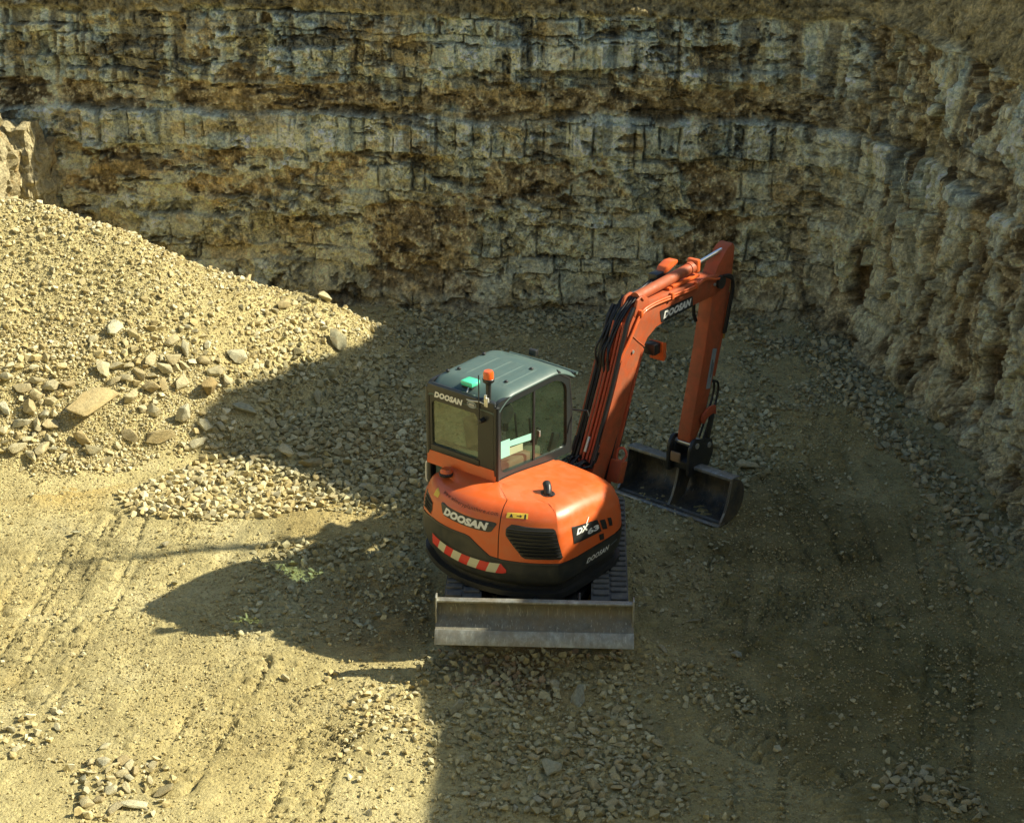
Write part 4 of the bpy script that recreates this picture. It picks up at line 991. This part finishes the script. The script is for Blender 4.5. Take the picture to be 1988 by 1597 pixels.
for (a,b,c,d) in [((.3345,1.275),(.3120,1.250),(.3060,1.135),(.3240,1.150)),((.3030,1.248),(.2880,1.235),(.2830,1.130),(.2960,1.135)),((.3410,1.125),(.3220,1.112),(.3205,1.04),(.3380,1.055))]:
    sz_panel('side_vent',rows_of([a,b,c,d],6),.005,MK,hood)
lab=sz_panel('warning_label',rows_of([(.6185,1.475),(.6185,1.525),(.563,1.53),(.563,1.485)],5),.004,MYEL,hood)
decal('label_triangle',[(0,0),(1,0),(.5,1)],[(0,1,2)],lambda a,b: tuple(surf(.611-.010*a,1.488+.03*b,.0055)),MK,lab)
decal('label_arrow',[(0,.4),(.6,.4),(.6,.1),(1,.5),(.6,.9),(.6,.6),(0,.6)],[(0,1,5,6)if False else (0,1,5),(0,5,6),(2,3,4)],lambda a,b: tuple(surf(.592-.014*a,1.488+.03*b,.0055)),MK,lab)
decal('label_figure',[(.3,0),(.7,0),(.75,.7),(.5,1),(.25,.7)],[(0,1,2,3,4)],lambda a,b: tuple(surf(.575-.010*a,1.484+.042*b,.0055)),MK,lab)
# rear lettering
plate=sz_panel('name_plate',rows_of([(.8205,1.405),(.8170,1.42),(.645,1.412),(.640,1.402),(.652,1.318),(.660,1.308),(.795,1.308),(.806,1.325)],14),.006,MKD,rear)
T,F=text_mesh('DOOSAN',.07,.22,1.08); decal('name_letters',T,F,lambda a,b: tuple(surf(.800-.139*a,1.322+.080*b,.0105)),MWHT,plate)
T,F=text_mesh('www.wimeryplanthire.com',.0,.0,1.12); decal('web_address',T,F,lambda a,b: tuple(surf(.834-.193*a,1.468+.045*b,.0035)),simple('faded_print',(.10,.03,.01),.6),rear)
sz_panel('yellow_label',rows_of([(.872,1.40),(.872,1.475),(.845,1.465),(.845,1.41)],5),.004,MYEL,rear)
# louvre on the left rear corner
lv=sz_panel('louvre',rows_of([(.925,1.18),(.925,1.37),(.862,1.34),(.857,1.27),(.868,1.19)],10),.004,MKD,rear)
for k in range(4):
    z=1.205+.04*k; m=MB(); V=[tuple(surf(.92-.055*i/8,z+dz,o)) for i in range(9) for dz,o in ((-.012,.006),(.006,.02))]
    m.quads(V,[(2*i,2*i+2,2*i+3,2*i+1) for i in range(8)]); m.build('louvre_slat',MFR,lv,0)
# red and white reflective strip on the counterweight
def strip_z(s): return lerpt(s,[.610,.62,.66,.72,.80,.852],[.905,.885,.868,.868,.880,.895])
ss_=np.linspace(.852,.612,10)
for i in range(9):
    a,b=ss_[i],ss_[i+1]; sh=.012; V=[];F=[]
    for k in range(9):
        s=a+(b-a)*k/8
        for q in range(5):
            t=q/4; sx=s-sh*t*(1 if 0<i or k>0 else 0)
            sx=min(.852,max(.611,sx)); hh=.112*min(1,(sx-.606)/.018); V.append((sx,strip_z(sx)+hh*t))
    for k in range(8):
        for q in range(4): c=k*5+q; F.append((c,c+5,c+6,c+1))
    decal('reflective_strip',V,F,lambda a_,b_: tuple(surf(a_,b_,.006)),MRED if i%2==0 else MCRM,skirt)
m,V,F=wall_mesh(.852,.611,lambda s:strip_z(s)-.012,lambda s:strip_z(s)+.13*min(1,(s-.60)/.02),6,.0035); m.quads(V,F); m.build('strip_backing',MK,skirt,0)
T,F=text_mesh('DOOSAN',.03,.3,1.1); decal('side_letters',T,F,lambda a,b: tuple(surf(.392-.092*a,.885+.058*b,.006)),MWHT,skirt)
decal('side_swoosh',[(0,.2),(.5,.55),(1,.75),(1,1),(.5,.8),(0,.4)],[(0,1,4,5),(1,2,3,4)],lambda a,b: tuple(surf(.294-.030*a,.915+.026*b,.006)),MGST,skirt)

# ---------------------------------------------------------------- cab
CX0,CX1,CY0,CY1=-.935,.0,-.72,.56
cab=MB()
cab.box(((CX0+CX1)/2,-.08,1.0),(.92,1.24,.62),.03); cab=cab.build('cab',MFR,EXC,30)        # lower tub the glass house stands on
# right side frame
fx=lambda y,z,t:(t,y,z)
out_r=rpoly([(-.722,1.585),(-.722,2.44),(-.66,2.475),(.30,2.475),(.52,2.335),(.555,1.47)],.05)
in_r=rpoly([(-.655,1.66),(-.655,2.35),(-.60,2.405),(.275,2.405),(.455,2.30),(.47,1.56)],.09)
frame_mb(out_r,in_r,fx,-.045,.0).build('side_frame',MFR,cab,30)
pane(rpoly([(-.665,1.65),(-.665,2.36),(-.60,2.415),(-.075,2.415),(-.075,1.60)],.03),fx,-.030).build('side_window',MGLASS,cab,0)
pane(rpoly([(-.10,1.60),(-.10,2.415),(.285,2.415),(.465,2.305),(.48,1.55)],.03),fx,-.020).build('side_window',MGLASS,cab,0)
m=MB(); m.box((-.018,-.09,2.005),(.02,.03,.83),.004); m.build('window_mullion',MK,cab)
m=MB(); m.box((-.008,.0,1.88),(.012,.02,.07),.003); m.build('window_catch',MNUT,cab)
# rear frame
fy=lambda x,z,t:(x,t,z)
out_b=rpoly([(-.935,1.68),(-.935,2.42),(-.90,2.47),(-.045,2.47),(.0,2.42),(.0,1.60)],.04)
in_b=rpoly([(-.868,1.78),(-.868,2.25),(-.835,2.285),(-.285,2.285),(-.25,2.25),(-.25,1.785)],.03)
frame_mb(out_b,in_b,fy,-.722,-.68).build('rear_frame',MFR,cab,30)
pane(rpoly([(-.875,1.775),(-.875,2.29),(-.245,2.29),(-.245,1.78)],.03),fy,-.704).build('rear_window',MREAR,cab,0)
m=MB(); m.box((-.56,-.722,1.74),(.66,.02,.07),.006); m.build('window_seal',MK,cab)
# rounded corner post at the right rear, the front posts and the left door side
m=MB(); m.tube([(-.012,-.708,1.60),(-.012,-.708,2.42)],.030,12); m.tube([(-.922,-.708,.95),(-.922,-.708,2.42)],.028,12); m.build('rear_post',MFR,cab)
for xx in (-.905,-.03):
    m=MB(); m.tube([(xx,.54,1.47),(xx,.545,2.0),(xx,.50,2.34),(xx,.30,2.47)],.034,10); m.build('front_post',MK,cab)
pane([(-.90,1.35),(-.90,2.36),(-.03,2.36),(-.03,1.35)],lambda x,z,t:(x,.545-.05*(z-1.35),z),0).build('windshield',MGLASS,cab,0)
fl=lambda y,z,t:(-.935+t,y,z)
out_l=rpoly([(-.70,.92),(-.70,2.40),(-.62,2.46),(.28,2.46),(.50,2.32),(.52,.92)],.05); in_l=rpoly([(-.60,1.30),(-.60,2.32),(-.55,2.37),(.25,2.37),(.42,2.27),(.43,1.30)],.06)
door=frame_mb(out_l,in_l,fl,-.035,.0).build('door',MK,EXC,30)
pane(rpoly([(-.61,1.29),(-.61,2.38),(.26,2.38),(.44,2.28),(.44,1.29)],.04),fl,-.018).build('door_window',MGLASS,door,0)
m=MB(); m.curve([(-.975,-.66,1.52),(-1.005,-.67,1.50),(-1.01,-.672,1.40),(-1.005,-.672,1.30),(-.975,-.66,1.28)],.012); m.build('door_handle',MWHT,door)
m=MB(); m.box((-.945,-.715,1.02),(.03,.03,.26),.006); m.build('red_reflector',simple('dark_red',(.16,.02,.018),.4),door)
# roof: shallow pressed sheet with ribs
RV=[];RF=[]; ny_=26; nx_=14
def roof_z(x,y):
    z=2.515+.012*math.cos(R(min(90,abs(x+.4675)/.4675*90)))
    z-=.17*max(0,(-.44-y)/.30)**1.9 if y<-.44 else 0
    z-=.16*max(0,(y-.22)/.40)**1.7 if y>.22 else 0
    e=max(0,abs(x+.4675)-.40)/.075; return z-.045*min(1,e)**2.2
for i in range(ny_+1):
    y=-.735+1.36*i/ny_
    for k in range(nx_+1):
        w=.948-(.03 if i in (0,ny_) else 0); x=-.4675-w/2+w*(.5-.5*math.cos(math.pi*k/nx_)); RV.append((x,y,roof_z(x,y)))
for i in range(ny_):
    for k in range(nx_): a=i*(nx_+1)+k; RF.append((a,a+nx_+1,a+nx_+2,a+1))
m=MB(); m.quads(RV,RF); roof=m.build('roof',MROOF,cab,50,.03)
for x in (-.72,-.55,-.38,-.21):
    V=[];F=[]
    for i in range(15):
        y=-.42+.58*i/14; t=min(1,i/1.5,(14-i)/1.5)
        for dx,h in ((-.060,0),(-.046,.006*t),(.046,.006*t),(.060,0)): V.append((x+dx,y,roof_z(x+dx,y)+h+.0005))
    for i in range(14):
        for q in range(3): a=i*4+q; F.append((a,a+4,a+5,a+1))
    m=MB(); m.quads(V,F); m.build('roof_rib',MROOF,roof,0)
for x,y in ((-.80,-.36),(-.86,.12),(-.19,-.33),(-.20,.10),(-.86,-.47)):
    m=MB(); m.lathe([(.016,0),(.022,.004),(.022,.018),(.012,.026)],(x,y,roof_z(x,y)),'z',12); m.build('roof_plug',MK,roof)
m=MB(); m.box((-.4675,.63,2.36),(.90,.10,.022),.008,Matrix.Rotation(R(-16),3,'X')); m.build('sun_visor',MFR,cab)
m=MB(); m.tube([(-.915,.63,2.365),(-.4675,.665,2.36),(.005,.63,2.365)],.018,8); m.build('visor_rail',MROOF,cab)
m=MB(); m.box((-.56,.60,2.47),(.10,.06,.07),.012); m.build('work_light',MK,cab)
m=MB(); m.box((-.4675,-.716,2.415),(.90,.05,.11),.02); hdr=m.build('rear_header',MFR,cab)
T,F=text_mesh('DOOSAN',.065,.25,1.08); decal('header_letters',T,F,lambda a,b:(-.815+.385*a,-.7445,2.335+.068*b),MWHT,hdr)
m=MB(); m.lathe([(.062,-.7445),(.062,-.744)],(-.31,0,2.385),'y',28); badge2=m.build('oval_badge',MGST,hdr)
for v in badge2.data.vertices: v.co.z=2.385+(v.co.z-2.385)*.62
m=MB(); m.box((-.31,-.746,2.385),(.098,.003,.026),0); m.build('badge_band',MK,badge2)
decal('badge_mark',[(0,.1),(1,.1),(1,.4),(0,.4),(.1,.6),(.9,.6),(.9,.9),(.1,.9)],[(0,1,2,3),(4,5,6,7)],lambda a,b:(-.352+.084*a,-.7480,2.375+.020*b),MWHT,badge2)
# beacons, aerial
m=MB(); m.prism([(-.555,-.63),(-.555,-.49),(-.40,-.49),(-.40,-.63)],2.50,2.555,.014,'z'); gb=m.build('green_beacon',MGRN,cab)
m=MB(); m.box((-.478,-.56,2.487),(.135,.12,.022),.004); m.build('beacon_base',MK,gb)
m=MB(); m.curve([(-.44,-.63,2.50),(-.43,-.69,2.44),(-.38,-.735,2.425),(-.30,-.745,2.43),(-.20,-.745,2.445),(-.10,-.742,2.43)],.008); m.build('beacon_wire',MNUT,gb)
m=MB(); m.lathe([(.001,2.775),(.045,2.77),(.055,2.75),(.056,2.69)],(-.155,-.66,0)); ab=m.build('amber_beacon',MAMB,cab)
m=MB(); m.lathe([(.058,2.69),(.062,2.685),(.060,2.655),(.030,2.63),(.026,2.46)],(-.155,-.66,0)); m.build('beacon_stem',MK,ab)
m=MB(); m.box((-.12,-.735,2.46),(.05,.03,.10),.006); m.box((-.125,-.745,2.52),(.022,.02,.05),.004); m.build('beacon_bracket',MNUT,ab)
m=MB(); m.tube([(-.205,-.755,2.24),(-.205,-.755,2.74)],.0065,8); aer=m.build('aerial',MK,cab)
m=MB(); m.lathe([(.001,-.80),(.022,-.79),(.028,-.72)],(-.17,0,2.25),'y',14); m.build('aerial_base',MK,aer)
# inside
m=MB(); m.box((-.46,-.05,1.32),(.86,1.15,.05),.01); m.build('cab_floor',MINT,cab)
seat=MB(); seat.box((-.47,-.12,1.52),(.50,.46,.12),.045,None,3); seat.box((-.47,-.36,1.80),(.48,.11,.46),.045,Matrix.Rotation(R(10),3,'X'),3); seat=seat.build('seat',MSEAT,cab,50)
m=MB(); m.box((-.47,-.41,2.11),(.26,.07,.14),.03,None,3); m.build('headrest',MSEAT,seat)
m=MB(); m.box((-.155,-.15,1.60),(.15,.55,.16),.03); cons=m.build('armrest_console',simple('console_plastic',(.16,.14,.09),.6,var=.2),cab)
m=MB(); m.tube([(-.14,.10,1.68),(-.13,.13,1.80)],.014,8); m.box((-.13,.135,1.83),(.045,.045,.09),.015); m.build('joystick',MK,cons)
m=MB(); m.box((-.05,.30,1.66),(.05,.13,.22),.02,Matrix.Rotation(R(-25),3,'X')); m.build('monitor',MK,cab)
m=MB(); m.tube([(-.58,.36,1.34),(-.58,.30,1.85)],.014,8); m.tube([(-.38,.36,1.34),(-.38,.30,1.85)],.014,8); m.build('travel_lever',MK,cab)
m=MB(); m.box((-.47,-.64,1.74),(.80,.12,.10),.02); m.build('rear_shelf',MINT,cab)
m=MB(); m.lathe([(.02,-.085),(.085,-.07),(.098,-.052),(.085,-.045)],(0,-.50,2.27),'x',26); fan=m.build('cab_fan',MK,cab)
m=MB(); m.lathe([(.092,-.05),(.101,-.052),(.101,-.040),(.092,-.040)],(0,-.50,2.27),'x',26); m.build('fan_ring',MFR,fan)
for nm,P in (('painted_sunlit_interior',[(-.655,1.815),(-.655,2.01),(-.475,1.99),(-.475,1.80)]),('painted_sunlit_interior',[(-.475,1.90),(-.475,1.965),(-.105,1.92),(-.105,1.845)]),('painted_sunlit_interior',[(-.475,1.80),(-.475,1.885),(-.26,1.86),(-.26,1.78)])):
    o=sheet(P,fx,-.0285,-.0275).build(nm,MSUNLIT if P[2][0]!=-.26 else simple('painted_interior_green',(.33,.42,.25),.6,var=.3),cab,0)  # painted patches standing for sunlit cab interior behind tinted glass
m=MB(); m.tube([(-.02,.585,1.95),(.14,.64,1.96),(.16,.64,1.90)],.011,8); mir=m.build('mirror_arm',MK,cab)

# ---------------------------------------------------------------- swing post, boom, stick
BX=.085
m=MB(); m.prism([(.42,.62),(.42,1.18),(.62,1.22),(.80,1.05),(.80,.62)],BX-.14,BX+.14,.02); m.lathe([(.11,.58),(.11,1.2)],(BX,.60,0),'z',18); m.build('swing_post',MK,EXC)
def offset_poly(P,d): return P
bo_top=[(.60,1.02),(.72,1.25),(.92,1.68),(1.10,2.10),(1.25,2.50),(1.34,2.74),(1.44,2.87),(1.60,2.92),(1.85,2.905),(2.30,2.88),(2.80,2.86),(3.12,2.83),(3.24,2.76),(3.26,2.68)]
bo_bot=[(3.20,2.60),(3.05,2.565),(2.60,2.575),(2.10,2.565),(1.86,2.535),(1.70,2.46),(1.58,2.32),(1.44,2.02),(1.24,1.60),(1.04,1.22),(.90,.96),(.78,.84),(.64,.86)]
m=MB(); m.prism(bo_top+[(y-.012,z+.022) for y,z in bo_bot],BX-.095,BX+.095,.008); boom=m.build('boom',MOW,EXC,25)
m=MB(); m.lathe([(.03,-.16),(.075,-.16),(.085,-.13),(.085,.13),(.075,.16),(.03,.16)],(BX,.70,.95),'x'); m.build('boom_foot_pin',MK,boom)
sx_=BX+.0975
sheet(rpoly([(1.905,2.735),(1.945,2.585),(2.58,2.592),(2.565,2.722)],.02),lambda y,z,t:(sx_+t,y,z),0,.002).build('name_decal',MK,boom,0)
T,F=text_mesh('DOOSAN',.065,.25,1.06); decal('boom_letters',T,F,lambda a,b:(sx_+.0035,1.98+.56*a,2.617+.088*b),MWHT,boom)
for zz_,yy_ in ((2.41,1.40),(2.73,3.02)):
    m=MB(); m.lathe([(.02,0),(.02,.012)],(sx_,yy_,zz_),'x',12); m.build('bolt',MNUT,boom)
# seam of the cast knuckle
m=MB(); m.tube([(sx_,1.36,2.62),(sx_,1.50,2.50),(sx_,1.63,2.40)],.006,6); m.build('weld_seam',MOW,boom)
# pipes on the back of the boom
def along_top(off,x,lo=1,hi=8):
    P=[]
    for i in range(lo,hi):
        a,b=np.array(bo_top[max(0,i-1)]),np.array(bo_top[i+1]); t=(b-a)/np.linalg.norm(b-a); n=np.array([-t[1],t[0]]); q=np.array(bo_top[i])+n*off; P.append((x,q[0],q[1]))
    return P
for x in (BX-.095,BX-.055,BX-.005,BX+.04):
    m=MB(); m.curve(along_top(.035,x,1,6),.016); m.build('hydraulic_pipe',MPIPE,boom,50)
for x,off in ((BX-.15,.02),(BX-.19,.03)):
    m=MB(); m.curve(along_top(off,x,1,7),.020); m.build('hydraulic_hose',MHOSE,boom,50)
m=MB(); m.curve([(BX-.235,.76,1.28),(BX-.235,1.0,1.85),(BX-.235,1.18,2.30)],.016); m.build('hydraulic_pipe',MPIPE,boom,50)
m=MB(); m.curve(along_top(.05,BX+.085,1,7),.024); m.build('hydraulic_hose',MHOSE,boom,50)
for k in range(6):
    r=random.Random(40+k); x=BX-.165+.032*k; j=lambda: r.uniform(-.025,.025)
    m=MB(); m.curve([(x,1.13+j(),2.22+j()),(x-.01+j(),1.13+j(),2.42+j()),(x-.01+j(),1.22+j(),2.62+j()*2),(x+.01,1.36+j(),2.82+j()),(x+.02,1.55,2.97)],.0115+.003*(k%2)); m.build('hydraulic_hose',MHOSE,boom,50)
for off in (.0,.035):      # two pipes running along the right flank of the knuckle to the stick
    m=MB(); m.curve([(sx_-.005,1.16,2.36+off),(sx_+.022,1.32,2.58+off),(sx_+.022,1.50,2.79+off),(sx_+.022,1.72,2.845+off*.8),(sx_+.022,2.1,2.835+off*.8),(sx_+.022,2.55,2.82+off*.7),(sx_+.022,2.78,2.86+off*.5),(sx_+.02,3.02,2.80),(sx_+.02,3.2,2.78)],.0125); m.build('hydraulic_pipe',MO,boom,50)
for y_,z_ in ((1.50,2.83),(2.1,2.86),(2.6,2.845)):
    m=MB(); m.box((sx_+.022,y_,z_),(.05,.04,.075),.006); m.build('pipe_clamp',MO,boom)
for k in range(14):       # fittings and hose ends round the boom foot
    r=random.Random(k); m=MB(); x=BX-.21+.024*k; y,z=.74+r.uniform(0,.14),1.32+r.uniform(-.05,.22)
    m.tube([(x,y-.06,z-.10),(x,y-.01,z),(x,y+.02,z+.05)],.017,8); m.build('hose_fitting',MNUT if k%4==0 else MK,boom)
for k in range(9):
    r=random.Random(70+k); x=BX-.22+.04*k; j=lambda: r.uniform(-.04,.04)
    m=MB(); m.curve([(x+j(),.46,1.05),(x-.02+j(),.52+j(),1.26+j()),(x+j(),.64+j(),1.34+j()),(x+j()*.5,.74,1.30+j()),(x,.79+j()*.5,1.42)],.015); m.build('hydraulic_hose',MHOSE,boom,50)
# knuckle lugs and lifting eye
for x in (BX-.085,BX+.085):
    m=MB(); m.prism(rpoly([(1.40,2.80),(1.46,2.98),(1.60,3.01),(1.70,2.93),(1.72,2.84)],.04),x-.014,x+.014,.004); m.build('cylinder_lug',MOW,boom)
m=MB(); m.tube([(BX+.10,1.43,2.90),(BX+.10,1.45,2.99),(BX+.10,1.52,3.01),(BX+.10,1.57,2.96)],.014,8); m.build('lifting_eye',MOW,boom)
# stick cylinder
m=MB(); m.cyl((BX,1.56,2.965),(BX,2.68,3.015),.062); m.cyl((BX,2.60,3.011),(BX,2.74,3.018),.070); sc_=m.build('stick_cylinder',MOW,EXC,40)
m=MB(); m.cyl((BX,2.72,3.017),(BX,3.36,3.062),.030); m.build('cylinder_rod',MCHR,sc_,40)
m=MB(); m.lathe([(.02,-.06),(.055,-.06),(.055,.06),(.02,.06)],(BX,3.37,3.063),'x'); m.build('rod_eye',MK,sc_)
m=MB(); m.box((BX,2.71,3.03),(.155,.07,.155),.02); m.build('gland',MO,sc_)
# hose guard with its block on the left of the boom
m=MB(); m.prism(rpoly([(2.26,3.02),(2.30,3.09),(2.42,3.13),(2.54,3.12),(2.54,3.08),(2.34,3.02)],.02),BX-.215,BX-.10,.008); hg=m.build('hose_guard',MO,boom)
m=MB(); m.box((BX-.165,2.30,3.0),(.12,.34,.09),.01); m.build('valve_block',MK,hg)
for k in range(3):
    m=MB(); m.curve([(BX-.19+.03*k,2.45,3.04),(BX-.19+.03*k,2.2,2.98),(BX-.17+.03*k,1.9,2.93),(BX-.15+.03*k,1.6,2.95)],.018); m.build('hydraulic_hose',MHOSE,boom,50)
m=MB(); m.box((BX-.02,2.45,2.905),(.16,.62,.035),.01); m.box((BX+.04,2.30,2.925),(.06,.20,.03),.006); m.build('boom_top_plate',MO,boom)
# work light under the knuckle, boom cylinder, bracket at the boom foot
m=MB(); m.box((BX+.09,1.79,2.33),(.15,.12,.13),.015); wl=m.build('boom_light',MK,boom)
m=MB(); m.prism(rpoly([(1.85,2.40),(1.93,2.37),(1.93,2.19),(1.88,2.16),(1.86,2.30)],.015),BX+.0,BX+.19,.006); m.build('light_guard',MO,wl)
m=MB(); m.cyl((BX,1.02,.74),(BX,1.42,1.72),.060); bc=m.build('boom_cylinder',MK,EXC,40)
m=MB(); m.cyl((BX,1.40,1.68),(BX,1.68,2.36),.030); m.build('cylinder_rod',MCHR,bc,40)
m=MB(); m.prism([(1.02,.86),(1.06,.88),(1.66,2.36),(1.62,2.38)],BX+.03,BX+.075,.006); m.build('rod_guard',MPIPE,bc)
m=MB(); m.box((BX+.19,1.03,1.14),(.15,.13,.25),.012,Matrix.Rotation(R(-20),3,'X')); sb=m.build('step_bracket',MOW,boom)
m=MB(); m.curve([(BX+.16,1.06,1.26),(BX+.15,1.10,1.36),(BX+.20,1.13,1.38),(BX+.25,1.12,1.32),(BX+.24,1.06,1.26)],.014); m.build('chain_loop',MPIPE,sb,50)
# stick
st=[(3.03,2.82),(3.10,2.93),(3.30,3.10),(3.40,3.13),(3.45,3.08),(3.44,2.92),(3.40,2.62),(3.33,2.42),(3.16,1.66),(3.02,1.24),(2.90,.98),(2.78,.82),(2.70,.80),(2.66,.86),(2.675,.98),(2.78,1.40),(2.905,1.95),(3.005,2.50)]
m=MB(); m.prism(st,BX-.085,BX+.085,.008); stick=m.build('stick',MOW,EXC,25)
m=MB(); m.lathe([(.03,-.13),(.08,-.13),(.08,.13),(.03,.13)],(BX,3.14,2.73),'x'); m.build('pivot_pin',MK,stick)
sheet(rpoly([(3.075,1.92),(2.965,1.44),(3.055,1.42),(3.165,1.89)],.01),lambda y,z,t:(BX+.0870+t,y,z),0,.002).build('grey_label',MGST,stick,0)
decal('label_print',[(0,0),(1,0),(1,.3),(0,.3),(.15,.6),(.8,.6),(.8,.85),(.15,.85)],[(0,1,2,3),(4,5,6,7)],lambda a,b:(BX+.0905,3.058+.045*b+.09*(a-.5)*.4,1.56+.22*a),MK,stick)
for dx in (.0,.03):
    m=MB(); m.curve([(BX+.125,3.16,2.80),(BX+.14,3.32,2.76-dx),(BX+.13,3.36+dx,2.60),(BX+.115,3.33+dx,2.35),(BX+.10,3.28+dx,2.05)],.018); m.build('hydraulic_hose',MHOSE,stick,50)
m=MB(); m.curve([(BX-.02,2.80,2.72),(BX-.03,2.80,2.45),(BX-.03,2.86,2.30)],.022); m.build('hydraulic_hose',MHOSE,stick,50)
m=MB(); m.curve([(BX,3.42,3.02),(BX+.02,3.50,2.80),(BX+.05,3.47,2.40),(BX+.05,3.36,1.95)],.015); m.build('yellow_hose',simple('yellow_hose',(.33,.20,.025),.5),stick,50)
# bucket cylinder, link and quick hitch
m=MB(); m.cyl((BX,3.46,2.50),(BX,3.20,1.52),.055); bcy=m.build('bucket_cylinder',MOW,EXC,40)
m=MB(); m.cyl((BX,3.22,1.58),(BX,3.08,1.10),.030); m.build('cylinder_rod',MCHR,bcy,40)
for x in (BX-.12,BX+.12):
    m=MB(); m.prism(rpoly([(2.84,1.06),(2.86,1.15),(3.00,1.21),(3.14,1.19),(3.16,1.06),(3.08,1.10),(2.96,1.08),(2.90,1.02)],.03),x-.014,x+.014,.004); m.build('tipping_link',MPIPE,bcy)
    m=MB(); m.prism(rpoly([(3.05,1.16),(3.14,1.14),(3.02,.70),(2.93,.70)],.03),x-.012,x+.012,.004); m.build('bucket_link',MK,bcy)
for k in range(3):
    x=BX-.05+.06*k; m=MB(); m.curve([(x,3.05,1.50),(x,3.26,1.42),(x,3.24,1.20),(x+.02,3.08,1.00),(x+.02,2.96,.80)],.014); m.build('hydraulic_hose',MHOSE,bcy,50)
m=MB()
for x in (BX-.145,BX+.145): m.prism(rpoly([(2.55,.46),(2.57,.82),(2.66,.92),(2.80,.86),(3.04,.80),(3.08,.62),(2.98,.46)],.05),x-.022,x+.022,.005)
m.box((BX,2.80,.55),(.26,.36,.10),.02); hitch=m.build('quick_hitch',MK,EXC)
m=MB(); m.cyl((BX-.18,2.70,.82),(BX+.18,2.70,.82),.034); m.cyl((BX-.18,2.97,.74),(BX+.18,2.97,.74),.034); m.build('hitch_pin',MNUT,hitch)
m=MB(); m.box((BX-.05,2.585,.66),(.13,.03,.12),.006); m.build('hitch_tag',simple('rusty_plate',(.30,.19,.10),.7,var=.3),hitch)
# bucket: wide ditching bucket, open towards the machine
W0,W1=-.70,.765
prof=[(2.445,.035),(2.58,.012),(2.72,.018),(2.84,.06),(2.92,.14),(2.955,.25),(2.94,.36),(2.885,.45),(2.80,.50),(2.67,.535)]
pp=[]
for i in range(len(prof)-1):
    a,b,c,d=[np.array(prof[k]) for k in (max(i-1,0),i,i+1,min(i+2,len(prof)-1))]
    for t in np.arange(0,1,.25): pp.append(tuple(.5*(2*b+(c-a)*t+(2*a-5*b+4*c-d)*t*t+(3*b-a-3*c+d)*t**3)))
pp.append(prof[-1]); pi_=[]
for i,p in enumerate(pp):
    a=np.array(pp[max(i-1,0)]); b=np.array(pp[min(i+1,len(pp)-1)]); t=(b-a)/np.linalg.norm(b-a); n=np.array([-t[1],t[0]]); pi_.append(tuple(np.array(p)+n*.016))
m=MB(); m.prism(pp+pi_[::-1],W0,W1); bucket=m.build('bucket',MBUCK,EXC,40)
side=[p for p in pp]+[(2.655,.50),(2.635,.40),(2.60,.28),(2.545,.16),(2.48,.08)]
def bside(x,name,mat): 
    mm=MB(); mm.prism(side,x-.010,x+.010); return mm.build(name,mat,bucket,0)
bside(W0,'side_plate',MBUCK); bside(W1,'side_plate',MBUCK)
rim_=[(2.66,.52),(2.635,.40),(2.60,.28),(2.545,.16),(2.47,.07)]
for x in (W0,W1,(W0+W1)/2):
    mm=MB(); mm.prism(rim_+[(y+.016,z+.006) for y,z in rim_[::-1]],x-.013,x+.013); mm.build('rim_edge',MEDGE if x!=W0 else MBED,bucket,0)
mm=MB(); mm.prism(rim_+[(p[0],p[1]) for p in ((2.60,.02),(2.82,.08),(2.92,.25),(2.86,.44))],(W0+W1)/2-.006,(W0+W1)/2+.006); mm.build('divider',MBUCK,bucket,0)
mm=MB(); mm.prism([(2.405,.022),(2.56,.012),(2.56,.036),(2.42,.046)],W0-.012,W1+.012,.004); mm.build('cutting_edge',MBED,bucket)
mm=MB(); mm.prism([(2.655,.525),(2.655,.562),(2.76,.556),(2.84,.536),(2.84,.520),(2.76,.534)],W0-.012,W1+.012,.004); mm.build('top_lip',MBED,bucket)
for i in range(5):
    mm=MB(); r=random.Random(i); mm.box((W0+.012,2.78+.02*r.uniform(-1,1)-.02*i*.5,.44-.055*i),(.004,.022,.022+.012*(i%2)),.0,Matrix.Rotation(R(45),3,'X')); mm.build('rust_spot',MST,bucket)
for x in (BX-.11,BX+.11):
    mm=MB(); mm.prism(rpoly([(2.62,.54),(2.64,.80),(2.72,.86),(2.80,.80),(2.92,.78),(3.02,.78),(3.05,.70),(2.98,.46),(2.90,.49)],.03),x-.016,x+.016,.004); mm.build('hanger_plate',MK,bucket)
